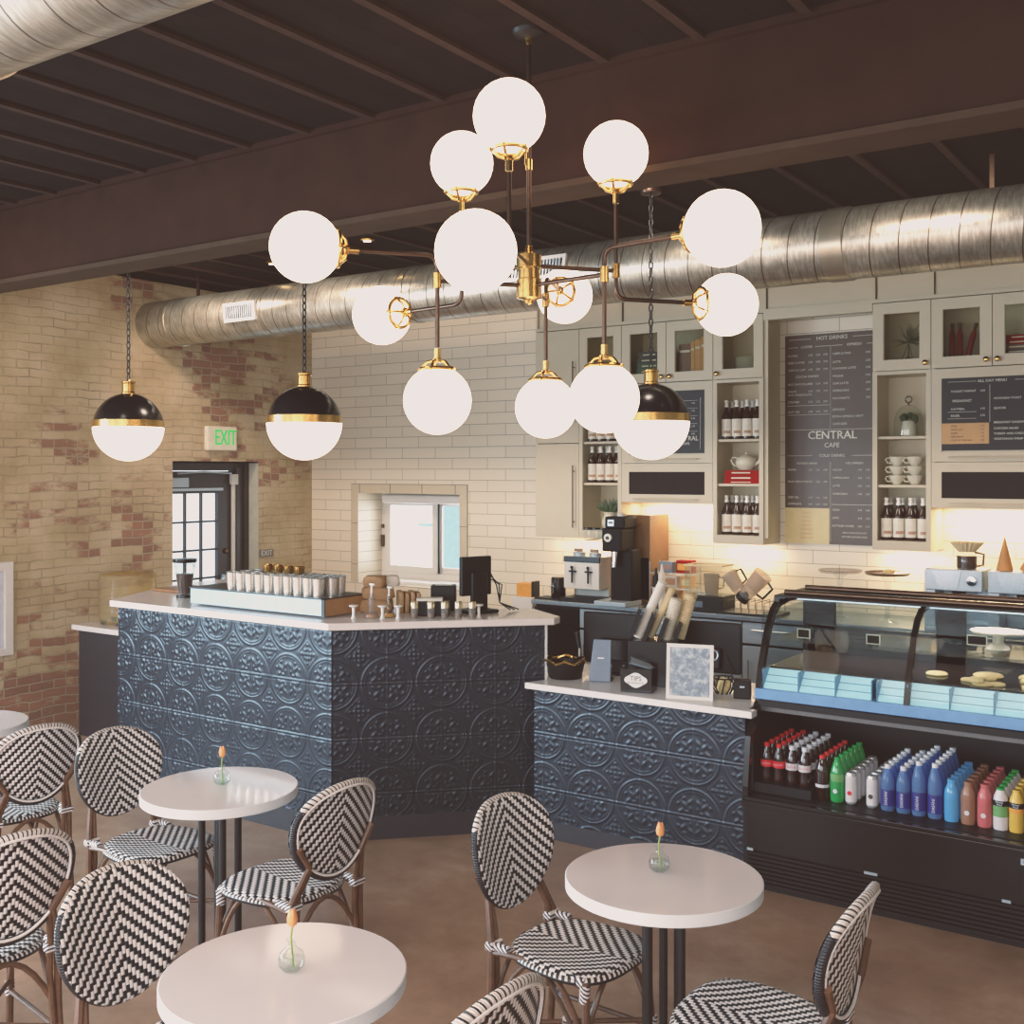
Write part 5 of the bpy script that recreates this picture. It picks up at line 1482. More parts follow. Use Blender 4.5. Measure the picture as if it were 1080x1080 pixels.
for k in range(2):
    b = MB(); b.lathe([(0.05, 0), (0.052, 0.03), (0.001, 0.032)], c=(-0.075+0.15*k, -0.02, 0.36), n=20, cap=False); b.build('warmer', 'pale_steel', t)
    b = MB(); b.box(-0.075+0.15*k-0.035, -0.075+0.15*k+0.035, -0.05, -0.03, 0.395, 0.420); b.build('warmer_knob', 'brown_panel', t)
# glass jars with dark lids on the wall bracket above the brewer
sh = thing('jar_shelf', 'thin dark shelf holding clear jars below the open cabinet', 'shelf', (at_back(624, 7.60), 7.74, 1.488))
MB().box(-0.16, 0.14, -0.06, 0.06, -0.006, 0.0).build('shelf_plate', 'glass', sh)
b = MB()
for xx in (-0.15, 0.13): b.tube([(xx, 0.05, -0.003), (xx, 0.45, -0.003)], 0.005, 6)
b.build('bracket', 'black_metal', sh)
jar = thing('glass_jar', 'x', 'jar')
MB().lathe([(0.001, 0.001), (0.028, 0.001), (0.031, 0.01), (0.031, 0.085), (0.026, 0.09)], n=18, cap=False).build('jar_glass', 'glass', jar)
MB().lathe([(0.034, 0.088), (0.034, 0.104), (0.001, 0.106)], n=18, cap=False).build('lid', 'black_gloss', jar)
for k in range(4):
    l_ = ['leftmost', 'second', 'third', 'rightmost'][k]+' clear jar with a dark lid above the white brewer'
    lc = (at_back(624, 7.60)-0.12+0.072*k, 7.74, 1.4885)
    if k == 0: jar.location = lc; jar['label'] = l_; jar['group'] = 'clear jars above the brewer'
    else: copy_tree(jar, lc, 0, l_, 'clear jars above the brewer')
# grinder
x = at_back(655, 7.62)
t = thing('coffee_grinder', 'tall black coffee grinder with a white dial on the back counter', 'grinder', (x, 7.62, ZBC))
b = MB(); b.box(-0.085, 0.105, -0.02, 0.14, 0.02, 0.44); b.build('base_column', 'grinder_black', t, bevel=0.012)
b = MB(); b.box(-0.12, 0.055, -0.10, 0.14, 0.42, 0.60); b.box(-0.105, 0.07, -0.08, 0.14, 0.60, 0.695); b.build('grinder_head', 'grinder_black', t, bevel=0.015)
b = MB(); b.lathe([(0.032, 0), (0.032, 0.02), (0.001, 0.022)], n=24, T=Matrix.Translation((-0.055, -0.10, 0.53)) @ Matrix.Rotation(PI/2, 4, 'X'), cap=False); b.build('dial', 'white_paint', t)
b = MB(); b.lathe([(0.014, 0.021), (0.012, 0.032), (0.001, 0.033)], n=18, T=Matrix.Translation((-0.055, -0.10, 0.53)) @ Matrix.Rotation(PI/2, 4, 'X'), cap=False); b.build('dial_centre', 'ink', t)
MB().tube([(-0.02, -0.06, 0.42), (-0.02, -0.075, 0.30)], 0.02, 12, rs=[0.026, 0.017]).build('chute', 'chrome', t)
b = MB(); b.box(-0.075, -0.02, -0.082, -0.079, 0.62, 0.67); b.build('badge', 'pale_steel', t)
b = MB(); b.box(-0.065, -0.03, -0.0845, -0.082, 0.64, 0.655); b.build('badge_print', 'ink', t)
MB().lathe([(0.03, 0.695), (0.035, 0.715), (0.01, 0.725)], n=16, c=(-0.01, 0.02, 0), cap=False).build('hopper_lid', 'white_frame', t)
MB().box(-0.16, 0.12, -0.15, 0.12, 0.0, 0.035).build('spill_tray', 'pale_steel', t, bevel=0.004)
# brown tower behind the grinder
x0, x1 = at_back(664, 7.83), at_back(685.5, 7.83)
t = thing('machine_cover', 'tall brown boxy housing behind the black grinder', 'housing', ((x0+x1)/2, 7.83, ZBC))
MB().box(-(x1-x0)/2-0.03, (x1-x0)/2, 0, 0.33, 0.0, 0.70).build('housing', 'brown_panel', t, bevel=0.004)
MB().box(-(x1-x0)/2-0.02, (x1-x0)/2-0.01, -0.006, 0, 0.03, 0.36).build('dark_front', 'black_gloss', t)
# small printed boxes, tea packets
def bx_thing(name, lab, cat, px_, y, z, w_, d_, h_, m, m2, group=None):
    t = thing(name, lab, cat, (at_back(px_, y), y, z), group=group)
    MB().box(-w_/2, w_/2, 0, d_, 0, h_).build('carton', m, t, bevel=0.003)
    MB().box(-w_/2+0.012, w_/2-0.012, -0.002, 0, h_*0.25, h_*0.75).build('printed_panel', m2, t)
    return t
rk = thing('tea_rack', 'wire rack of tea boxes on the back counter right of the brown housing', 'rack', (at_back(712, 7.82), 7.82, ZBC))
b = MB()
for z in (0.02, 0.135, 0.25):
    b.tube([(-0.19, -0.06, z), (0.16, -0.06, z), (0.16, 0.12, z), (-0.19, 0.12, z)], 0.004, 6, closed=True)
    for k in range(7): b.tube([(-0.18+0.055*k, -0.06, z), (-0.18+0.055*k, 0.12, z)], 0.0025, 5)
for xx in (-0.19, 0.16):
    for yy in (-0.06, 0.12): b.tube([(xx, yy, 0), (xx, yy, 0.34)], 0.004, 6)
b.build('wire_frame', 'pale_steel', rk)
bx_thing('tea_box', 'red patterned box on top of the wire rack', 'box', 721, 7.80, ZBC+0.255, 0.13, 0.09, 0.10, 'red_book', 'orange')
bx_thing('tea_box', 'grey photo box on top of the wire rack beside the red box', 'box', 702, 7.80, ZBC+0.255, 0.12, 0.09, 0.085, 'slate', 'brown_drink')
bx_thing('tea_box', 'yellow box in the middle of the wire rack', 'box', 723, 7.80, ZBC+0.14, 0.09, 0.09, 0.09, 'tan_book', 'board_cream')
bx_thing('tea_box', 'kraft box low in the wire rack', 'box', 706, 7.80, ZBC+0.025, 0.16, 0.09, 0.09, 'paper', 'ink')
bx_thing('napkin_box', 'white speckled box in the wire rack', 'box', 705, 7.80, ZBC+0.14, 0.14, 0.09, 0.09, 'paper_white', 'label_print')
# bottles left of rack
for k, (px_, m, h_) in enumerate(((692, 'black_plastic', 0.30), (698, 'paper_white', 0.33))):
    t = thing('squeeze_bottle', ['black narrow bottle beside the brown housing', 'white narrow bottle beside the wire rack'][k], 'bottle', (at_back(px_, 7.68), 7.68, ZBC))
    MB().lathe([(0.001, 0), (0.026, 0), (0.027, h_*0.75), (0.012, h_*0.85), (0.006, h_), (0.001, h_)], n=16, cap=False).build('bottle_body', m, t)
    MB().lathe([(0.0275, h_*0.2), (0.0275, h_*0.5)], n=16, cap=False).build('label_band', 'silver_label', t)
# clear bin with scoops
t = thing('clear_bin', 'clear acrylic bin with a jug inside on the back counter', 'bin', (at_back(747, 7.7), 7.7, ZBC+0.12))
b = MB(); b.box(-0.15, 0.15, -0.1, 0.12, 0.0, 0.004); b.box(-0.15, -0.146, -0.1, 0.12, 0, 0.22); b.box(0.146, 0.15, -0.1, 0.12, 0, 0.22); b.box(-0.15, 0.15, -0.1, -0.096, 0, 0.22); b.box(-0.15, 0.15, 0.116, 0.12, 0, 0.22)
b.build('bin_walls', 'glass', t)
b = MB(); frame_boxes(b, -0.155, 0.155, 0.215, 0.228, 0.006, -0.103, -0.097); b.tube([(-0.155, -0.1, 0.222), (0.155, -0.1, 0.222), (0.155, 0.12, 0.222), (-0.155, 0.12, 0.222)], 0.005, 6, closed=True); b.build('bin_rim', 'cup_cream', t)
t = thing('bin_stand', 'black appliance base under the clear bin', 'base', (at_back(747, 7.7), 7.7, ZBC))
MB().box(-0.15, 0.16, -0.1, 0.14, 0, 0.118).build('base_body', 'black_plastic', t, bevel=0.006); MB().box(-0.11, 0.0, -0.104, -0.1, 0.03, 0.075).build('display', 'slate', t)
t = thing('measuring_jug', 'clear jug standing inside the acrylic bin', 'jug', (at_back(750, 7.7), 7.71, ZBC+0.125))
MB().lathe([(0.001, 0), (0.05, 0), (0.06, 0.15), (0.057, 0.15), (0.047, 0.005), (0.001, 0.004)], n=22, cap=False).build('jug_body', 'bean_glass', t)
MB().tube([(0.058, 0, 0.13), (0.10, 0, 0.12), (0.095, 0, 0.05), (0.053, 0, 0.04)], 0.006, 6).build('handle', 'black_plastic', t)
# blender jugs leaning to dry
for k, (px_, y, tilt, lab, sc) in enumerate(((779, 7.56, -35, 'smoked blender jug lying tilted left of the display case', 1.0), (790, 7.50, 42, 'clear blender jug tipped up to dry left of the display case', 1.2))):
    t = thing('blender_jug', lab, 'blender jug', (at_back(px_, y), y, ZBC+0.19))
    T = Matrix.Rotation(R(tilt), 4, 'Y') @ Matrix.Scale(sc*0.85, 4)
    MB().lathe([(0.045, -0.06), (0.055, 0.0), (0.07, 0.16), (0.066, 0.16), (0.05, 0.0)], n=22, T=T, cap=False).build('jug_body', 'bean_glass', t)
    MB().lathe([(0.03, -0.10), (0.05, -0.09), (0.05, -0.055), (0.001, -0.05)], n=18, T=T, cap=False).build('jug_base', 'black_plastic', t)
    MB().tube([(0.066, 0, 0.14), (0.115, 0, 0.13), (0.11, 0, 0.03), (0.058, 0, 0.02)], 0.009, 8, T=T).build('handle', 'black_gloss', t)
t = thing('dish_rack', 'dark drying rack under the blender jugs', 'rack', (at_back(786, 7.55), 7.66, ZBC))
b = MB(); b.box(-0.22, 0.24, -0.13, 0.15, 0.0, 0.02)
for k in range(8): b.tube([(-0.2+0.058*k, -0.12, 0.02), (-0.2+0.058*k, -0.12, 0.10), (-0.2+0.058*k, 0.14, 0.10), (-0.2+0.058*k, 0.14, 0.02)], 0.003, 5)
b.build('rack_wires', 'black_metal', t)
# cake stands and pour-over brewers behind the case
for k, (px_, y, m, lab) in enumerate(((886, 7.72, 'glass', 'clear glass cake stand on the back counter'), (936, 7.72, 'cookie_dark', 'cake stand with a brown plate on the back counter'))):
    t = thing('cake_stand', lab, 'cake stand', (at_back(px_, y), y, ZBC))
    MB().lathe([(0.07, 0.0), (0.065, 0.01), (0.02, 0.03), (0.015, 0.17), (0.022, 0.30), (0.05, 0.325)], n=28, cap=False).build('stem', 'glass', t)
    MB().lathe([(0.001, 0.33), (0.14, 0.335), (0.152, 0.35), (0.150, 0.355), (0.13, 0.345), (0.001, 0.34)], n=36, cap=False).build('plate', m if k else 'bean_glass', t)
    if k: 
        o = MB().lathe([(0.001, 0), (0.035, 0), (0.04, 0.02), (0.001, 0.03)], n=18, cap=False).build('pastry', 'cookie', loc=(at_back(px_, y)+0.01, y, ZBC+0.346)); tag(o, 'single pale pastry lying on the brown cake stand', 'pastry')
def big_brewer(px_, lab, carafe=True):
    t = thing('filter_brewer', lab, 'coffee machine', (at_back(px_, 7.66), 7.66, ZBC))
    b = MB(); b.box(-0.18, 0.18, -0.13, 0.15, 0.27, 0.41); b.box(-0.18, -0.11, -0.13, 0.15, 0.03, 0.27); b.box(-0.11, 0.18, 0.08, 0.15, 0.03, 0.27); b.box(-0.18, 0.18, -0.14, 0.15, 0, 0.03)
    b.build('brewer_body', 'pale_steel', t, bevel=0.006)
    b = MB(); b.prism([(-0.13, 0.40), (0.05, 0.40), (0.03, 0.29), (-0.09, 0.29)], 0, 0.004, T=Matrix.Translation((0, -0.131, 0)) @ Matrix.Rotation(PI/2, 4, 'X')); b.build('front_plate', 'steel', t)
    b = MB(); b.lathe([(0.032, 0), (0.030, 0.02), (0.001, 0.022)], n=24, T=Matrix.Translation((0.115, -0.13, 0.34)) @ Matrix.Rotation(PI/2, 4, 'X'), cap=False); b.build('dial', 'chrome', t)
    MB().box(-0.165, -0.12, -0.134, -0.13, 0.18, 0.25).build('screen', 'blackboard', t)
    MB().tube([(0.02, -0.05, 0.27), (0.02, -0.05, 0.20)], 0.03, 14, rs=[0.05, 0.02]).build('filter_funnel', 'black_plastic', t)
    return t
big_brewer(1010, 'pale steel filter brewer with a coffee carafe on top behind the display case')
big_brewer(1078, 'pale steel filter brewer at the right edge behind the display case')
t = thing('coffee_carafe', 'glass carafe of dark coffee standing on the filter brewer', 'carafe', (at_back(1019, 7.6), 7.62, ZBC+0.411))
MB().lathe([(0.001, 0.002), (0.06, 0.002), (0.066, 0.02), (0.064, 0.09), (0.048, 0.115)], n=26, cap=False).build('carafe_glass', 'glass', t)
MB().lathe([(0.001, 0.004), (0.062, 0.004), (0.062, 0.085), (0.001, 0.085)], n=24, cap=False).build('coffee', 'coffee', t)
MB().tube([(0.05, 0, 0.11), (0.105, 0, 0.10), (0.10, 0, 0.03), (0.066, 0, 0.02)], 0.008, 6).build('handle', 'brown_panel', t)
t = thing('coffee_filter', 'pleated paper filter cup sitting on the coffee carafe', 'filter', (at_back(1019, 7.6), 7.62, ZBC+0.411+0.112))
b = MB(); n_ = 40; vs = []; fs = []
for j, (r0, z) in enumerate(((0.05, 0), (0.10, 0.06))):
    for k in range(n_): rr_ = r0*(1+(0.06 if k % 2 else -0.06)); vs.append((rr_*math.cos(2*PI*k/n_), rr_*math.sin(2*PI*k/n_), z))
for k in range(n_): fs.append((k, (k+1) % n_, n_+(k+1) % n_, n_+k))
fs.append(tuple(range(n_))); b.add(vs, fs); b.build('pleated_paper', 'cup_cream', t)
t = thing('paper_cone', 'tall kraft paper cone standing on the right filter brewer', 'cone', (at_back(1059, 7.6), 7.62, ZBC+0.411))
MB().lathe([(0.05, 0), (0.052, 0.004), (0.002, 0.22)], n=20).build('cone', 'wood_light', t)
t = thing('paper_cone', 'second kraft paper cone at the right edge leaning on the brewer', 'cone', (at_back(1084, 7.6), 7.62, ZBC+0.411))
MB().lathe([(0.05, 0), (0.052, 0.004), (0.002, 0.20)], n=20, T=Matrix.Rotation(R(12), 4, 'Y')).build('cone', 'wood_light', t)

# ------------------------------------------------------------------ on the tall counter
def on_bar(px_, D, z=HT): lat = (px_-540)/1160*D; x, y = LD(lat, D); return (x, y, z+0.0005)
t = thing('espresso_machine', 'low wide steel machine with a brown end panel on the tall counter', 'espresso machine', (-5.56, 4.54, HT))
MB().box(0.0, 1.14, 0.0, 0.34, 0.008, 0.105).build('machine_body', 'machine_steel', t, bevel=0.004)
MB().box(1.14, 1.155, 0.0, 0.34, 0.008, 0.105).build('end_panel', 'wood_end', t)
b = MB(); b.box(-0.004, 1.16, -0.006, 0.346, 0.105, 0.112); b.box(1.136, 1.160, -0.006, 0.0, 0.004, 0.112); b.box(1.152, 1.160, 0.334, 0.346, 0.004, 0.112); b.build('edge_trim', 'black_metal', t)
b = MB(); b.box(0.05, 0.09, 0.05, 0.29, 0, 0.008); b.box(1.05, 1.09, 0.05, 0.29, 0, 0.008); b.build('feet', 'black_plastic', t)
cupm = thing('metal_cup', 'x', 'cup')
MB().lathe([(0.001, 0.001), (0.030, 0.0), (0.036, 0.105), (0.034, 0.105), (0.028, 0.004), (0.001, 0.004)], n=20, cap=False).build('cup_body', 'cup_metal', cupm)
MB().lathe([(0.0355, 0.102), (0.0385, 0.105), (0.0355, 0.108)], n=20, cap=False).build('cup_rim', 'steel', cupm)
first = True
for r_ in range(3):
    for k in range(10):
        lc = (-5.24+0.081*k+0.02*(r_ % 2), 4.60+0.09*r_, HT+0.1125)
        l_ = 'polished metal cup on the low steel machine, %s in the %s row' % (['leftmost', 'second from left', 'third from left', 'fourth from left', 'fifth from left', 'fifth from right', 'fourth from right', 'third from right', 'second from right', 'rightmost'][k], ['front', 'middle', 'rear'][r_])
        if first: cupm.location = lc; cupm['label'] = l_; cupm['group'] = 'polished metal cups on the low machine'; first = False
        else: copy_tree(cupm, lc, 0, l_, 'polished metal cups on the low machine')
for k in range(4):
    o = MB().lathe([(0.001, 0.001), (0.028, 0.0), (0.036, 0.045), (0.034, 0.045), (0.001, 0.006)], n=18, cap=False).build('brass_bowl', 'gold_cup', loc=(-5.02+0.088*k, 4.69, HT+0.1125+0.109))
    tag(o, ['leftmost', 'second', 'third', 'rightmost'][k]+' small golden bowl stacked on the metal cups', 'bowl', 'small golden bowls on the cups')
t = thing('blender_pitcher', 'clear pitcher half full of dark coffee at the left end of the tall counter', 'pitcher', on_bar(195, 7.28))
MB().lathe([(0.001, 0.02), (0.042, 0.02), (0.072, 0.24), (0.069, 0.24), (0.040, 0.024), (0.001, 0.024)], n=26, cap=False).build('pitcher_glass', 'glass', t)
MB().lathe([(0.001, 0.026), (0.039, 0.026), (0.057, 0.155), (0.001, 0.155)], n=26, cap=False).build('coffee', 'coffee', t)
MB().lathe([(0.001, 0), (0.055, 0), (0.055, 0.018), (0.001, 0.02)], n=24, cap=False).build('pitcher_base', 'black_gloss', t)
MB().lathe([(0.076, 0.232), (0.078, 0.238), (0.078, 0.256), (0.001, 0.258)], n=26, cap=False).build('lid', 'black_gloss', t)
MB().tube([(0.066, 0, 0.22), (0.115, 0, 0.21), (0.105, 0, 0.09), (0.052, 0, 0.075)], 0.008, 8).build('handle', 'glass', t)
t = thing('bar_tray', 'pale wooden board beside the dark coffee pitcher', 'tray', on_bar(200, 7.62))
MB().box(-0.25, 0.30, -0.12, 0.18, 0, 0.02).build('board', 'wood', t, bevel=0.004)
# pump bottles and small stands
for k, (px_, D, h_, lab) in enumerate(((392, 6.27, 0.19, 'clear pump bottle in front of the kraft bags'), (410.5, 6.30, 0.17, 'second clear pump bottle in front of the kraft bags'))):
    t = thing('pump_bottle', lab, 'pump bottle', on_bar(px_, D))
    MB().lathe([(0.001, 0.001), (0.042, 0.001), (0.038, 0.02), (0.018, 0.035), (0.017, 0.10), (0.010, 0.125), (0.010, 0.14)], n=20, cap=False).build('bottle_body', 'glass' if k else 'bean_glass', t)
    MB().lathe([(0.001, 0.003), (0.038, 0.003), (0.03, 0.02), (0.001, 0.022)], n=20, cap=False).build('syrup', 'tan_book', t)
    b = MB(); b.tube([(0, 0, 0.12), (0, 0, h_)], 0.006, 8); b.tube([(-0.012, 0, h_), (0.03, -0.01, h_)], 0.006, 8); b.build('pump', 'white_paint', t)
for k, (px_, D, lab) in enumerate(((373, 6.23, 'small white T-shaped stand at the end of the low machine'), (403.5, 6.22, 'small white T-shaped stand between the pump bottles'), (420, 6.22, 'small white T-shaped stand right of the pump bottles'), (505, 6.27, 'small white T-shaped stand at the right of the shakers'))):
    t = thing('card_stand', lab, 'stand', on_bar(px_, D))
    MB().lathe([(0.016, 0), (0.012, 0.008), (0.008, 0.02), (0.009, 0.062), (0.026, 0.070), (0.026, 0.076), (0.001, 0.078)], n=18).build('stand_body', 'white_paint', t)
sk = thing('spice_shaker', 'x', 'shaker')
MB().lathe([(0.001, 0.001), (0.021, 0.001), (0.022, 0.055), (0.018, 0.06)], n=16, cap=False).build('shaker_glass', 'bean_glass', sk)
MB().lathe([(0.001, 0.002), (0.019, 0.002), (0.019, 0.03), (0.001, 0.03)], n=16, cap=False).build('spice', 'brown_panel', sk)
MB().lathe([(0.022, 0.056), (0.023, 0.085), (0.018, 0.095), (0.001, 0.096)], n=16, cap=False).build('shaker_top', 'gold_pale', sk)
for k, px_ in enumerate((437, 454.5, 469, 483.5, 498)):
    l_ = ['leftmost', 'second', 'middle', 'fourth', 'rightmost'][k]+' of the five shakers in a row on the tall counter'
    if k == 0: sk.location = on_bar(px_, 6.25); sk['label'] = l_; sk['group'] = 'shakers in a row on the tall counter'
    else: copy_tree(sk, on_bar(px_, 6.25), 0, l_, 'shakers in a row on the tall counter')
def bag(px_, D, z, sx, sy_, sz, lab, m='paper', rz=0.0):
    t = thing('paper_bag', lab, 'bag', on_bar(px_, D, z), rz+YAW, group='kraft paper bags by the serving window')
    b = MB(); n_ = 20; vs = []; fs = []
    for j, (s, z_) in enumerate(((0.9, 0), (1.0, 0.15), (1.02, 0.5), (0.98, 0.85), (0.85, 1.0))):
        for k in range(n_):
            a = 2*PI*k/n_; c_, s_ = math.cos(a), math.sin(a)
            wob = 1 + 0.05*math.sin(3*a+j*1.7)
            vs.append((sx/2*math.copysign(abs(c_)**0.45, c_)*s*wob, sy_/2*math.copysign(abs(s_)**0.45, s_)*s*wob, z_*sz))
    for j in range(4):
        for k in range(n_): fs.append((j*n_+k, j*n_+(k+1) % n_, (j+1)*n_+(k+1) % n_, (j+1)*n_+k))
    fs.append(tuple(range(n_))[::-1]); fs.append(tuple(4*n_+k for k in range(n_)))
    b.add(vs, fs, 0, True); b.build('bag_body', m, t)
    MB().box(-sx*0.44, sx*0.44, -sy_*0.515, -sy_*0.495, sz*0.45, sz*0.49).build('fold', m, t)
    return t
bag(397, 6.55, HT, 0.20, 0.16, 0.075, 'lowest kraft paper bundle of the stack under the window')
bag(399, 6.55, HT+0.076, 0.19, 0.15, 0.07, 'middle kraft paper bundle of the stack under the window', rz=0.1)
bag(396, 6.55, HT+0.147, 0.13, 0.13, 0.065, 'top kraft paper bundle of the stack under the window', rz=-0.1)
bag(413, 6.62, HT+0.147, 0.09, 0.13, 0.06, 'white rolled paper on top of the kraft stack', 'paper_white', rz=0.2)
for k in range(4):
    bag(422+6*k, 6.52, HT, 0.03, 0.15, 0.125-0.006*(k % 2), ['leftmost', 'second', 'third', 'rightmost'][k]+' upright kraft bag beside the paper stack', rz=0.25)
t = thing('napkin_holder', 'low black holder behind the shakers', 'holder', on_bar(456, 6.38), YAW)
MB().box(-0.10, 0.10, -0.05, 0.05, 0, 0.085).build('holder_body', 'black_plastic', t, bevel=0.005); MB().box(-0.09, 0.06, -0.04, 0.04, 0.085, 0.10).build('napkins', 'paper_white', t)
t = thing('till_screen', 'black till screen on a stand at the end of the tall counter', 'monitor', on_bar(503, 6.50), YAW+R(35))
MB().box(-0.105, 0.105, 0.0, 0.035, 0.10, 0.33).build('screen_back', 'black_plastic', t, bevel=0.008)
b = MB(); b.box(-0.05, 0.06, -0.03, 0.0, 0.02, 0.24); b.box(-0.10, 0.10, -0.09, 0.09, 0, 0.02); b.build('stand', 'black_plastic', t, bevel=0.008)
b = MB()
for k in range(3): b.tube([(0.09, 0.02, 0.26-0.03*k), (0.16+0.02*k, 0.03, 0.15), (0.15, -0.02, 0.05), (0.20+0.03*k, -0.06, 0.006)], 0.004, 6)
b.build('cables', 'black_plastic', t)
t = thing('receipt_printer', 'black receipt printer beside the till screen', 'printer', on_bar(468, 6.62), YAW)
MB().box(-0.075, 0.075, -0.055, 0.055, 0, 0.15).build('printer_body', 'black_plastic', t, bevel=0.008); MB().box(-0.05, 0.05, -0.02, 0.0, 0.15, 0.153).build('paper_slot', 'paper_white', t)
# orange card box on the back ledge
t = thing('card_box', 'bright orange card on a small white box left of the back counter', 'box', (at_back(553, 7.62), 7.62, 1.0))
MB().box(-0.13, 0.08, 0, 0.2, -0.995, -0.0).build('white_cabinet', 'white_paint', t, bevel=0.004)
MB().box(-0.10, 0.05, 0.03, 0.14, 0.0, 0.11).build('orange_card', 'orange', t, bevel=0.004)
b = MB(); b.box(0.05, 0.075, 0.03, 0.12, 0.0, 0.13); b.build('dark_clip', 'black_plastic', t)
# container on the side counter
t = thing('storage_drum', 'pale amber see-through drum on the low side counter', 'container', (-7.38, 5.42, 0.8605))
MB().lathe([(0.001, 0.012), (0.20, 0.012), (0.215, 0.03), (0.215, 0.37), (0.205, 0.385), (0.16, 0.392), (0.001, 0.395)], n=40, cap=False).build('drum_wall', 'amber_glass', t)
b = MB()
for k in range(6): a = 2*PI*k/6; b.box(-0.02, 0.02, -0.01, 0.01, 0, 0.03, T=Matrix.Rotation(a, 4, 'Z') @ Matrix.Translation((0.18, 0, 0)))
b.build('feet', 'ink', t)

# ------------------------------------------------------------------ on the till counter
ZL = HL
def on_till(px_, D, z=HL): lat = (px_-540)/1160*D; x, y = LD(lat, D); return (x, y, z+0.0005)
def monitor(px_, D, w_, h_, lab, rz=0.0):
    t = thing('monitor', lab, 'monitor', on_till(px_, D), rz)
    MB().box(-w_/2, w_/2, 0.0, 0.03, 0.055, 0.055+h_).build('screen_back', 'black_plastic', t, bevel=0.01)
    b = MB(); b.box(-0.09, 0.09, -0.03, 0.0, 0.08, h_*0.7); b.build('rear_housing', 'black_gloss', t, bevel=0.01)
    b = MB(); b.box(-0.03, 0.03, 0.0, 0.03, 0.0, 0.07); b.box(-0.11, 0.11, -0.05, 0.12, 0, 0.012); b.build('stand', 'black_plastic', t, bevel=0.004)
    b = MB(); b.tube([(w_*0.3, -0.005, 0.15), (w_*0.4, -0.03, 0.06), (w_*0.25, -0.07, 0.006)], 0.004, 6); b.build('cable', 'black_plastic', t)
monitor(650, 6.42, 0.42, 0.30, 'black monitor seen from behind, left of the cup holder', R(8))
monitor(745, 6.18, 0.40, 0.285, 'black monitor seen from behind, behind the silver sign frame', R(4))
t = thing('wire_basket', 'black basket with a wavy rim at the left end of the till counter', 'basket', on_till(596, 6.32))
b = MB(); b.lathe([(0.09, 0.0), (0.095, 0.005), (0.115, 0.09), (0.108, 0.09), (0.09, 0.01), (0.001, 0.008)], n=28, cap=False); b.build('basket_body', 'black_plastic', t)
b = MB(); b.tube([((0.118+0.006*math.sin(8*a))*math.cos(a), (0.118+0.006*math.sin(8*a))*math.sin(a), 0.10+0.008*math.cos(6*a)) for a in [2*PI*k/60 for k in range(60)]], 0.008, 6, closed=True); b.build('rim', 'gold_cup', t)
t = thing('order_phone', 'dark handset with a silver stripe standing behind the basket', 'phone', on_till(611, 6.45))
MB().tube([(0, 0, 0), (0, 0, 0.14), (-0.02, 0, 0.24)], 0.016, 8, rs=[0.02, 0.014, 0.02]).build('handset', 'black_plastic', t); MB().box(0.008, 0.016, -0.022, -0.012, 0.08, 0.15).build('stripe', 'white_frame', t)
t = thing('tablet_stand', 'blue-grey tablet reader leaning on the till counter', 'tablet', on_till(634, 6.19), R(22))
b = MB(); b.prism([(-0.07, 0), (0.055, 0), (0.055, 0.235), (-0.045, 0.235)], 0, 0.012, T=Matrix.Rotation(R(-8), 4, 'X') @ Matrix.Rotation(PI/2, 4, 'X')); b.build('reader_body', 'slate', t, bevel=0.004)
MB().box(-0.06, 0.06, 0.0, 0.09, 0, 0.012).build('foot', 'black_plastic', t)
b = MB(); b.box(-0.02, 0.015, -0.016, -0.0125, 0.128, 0.134, T=Matrix.Rotation(R(-8), 4, 'X')); b.build('reader_mark', 'white_cap', t)
# cup and lid organiser with sloping dividers
t = thing('cup_organiser', 'black organiser with sloping slots for paper cups on the till counter', 'organiser', on_till(689, 6.10), R(25))
b = MB(); b.box(-0.135, 0.135, -0.06, 0.14, 0.0, 0.25); b.build('organiser_body', 'black_gloss', t, bevel=0.004)
b = MB(); TT = Matrix.Translation((0, 0, 0.25)) @ Matrix.Rotation(R(20), 4, 'Y')
for k in range(4): b.box(-0.13+0.078*k-0.006, -0.13+0.078*k+0.016, -0.05, 0.13, -0.02, 0.14, T=TT)
b.build('divider', 'black_plastic', t)
for k, (dx, m, r_, L__, lab, dy) in enumerate(((-0.088, 'paper_white', 0.026, 0.34, 'long stack of white cup lids in the left slot of the organiser', 0.04), (-0.02, 'cup_cream', 0.022, 0.30, 'stack of kraft cup sleeves in the middle slot of the organiser', 0.06), (0.065, 'cup_white_speck', 0.036, 0.23, 'stack of speckled white paper cups leaning in the organiser', 0.03), (0.135, 'cup_cream', 0.038, 0.25, 'stack of cream paper cups leaning at the right of the organiser', 0.09))):
    x_, y_, z_ = on_till(689, 6.10)
    a_ = R(25)
    o = thing('cup_stack', lab, 'paper cups', (x_+dx*math.cos(a_)-dy*math.sin(a_), y_+dx*math.sin(a_)+dy*math.cos(a_), z_+(0.251 if k > 1 else 0.255)), a_, 'paper cup and lid stacks in the organiser')
    T = Matrix.Rotation(R(24 if k < 2 else 16), 4, 'Y')
    pr_ = []; n_ = 16
    for q in range(n_):
        z0 = L__*q/n_; pr_ += [(r_*0.94, z0), (r_, z0+L__/n_*0.8)]
    MB().lathe([(0.001, 0)] + pr_ + [(0.001, L__)], n=20, T=T, cap=False).build('nested_cups', m, o)
    MB().lathe([(r_, L__), (r_*1.05, L__+0.003), (r_*0.98, L__+0.006)], n=20, T=T, cap=False).build('top_rim', m, o)
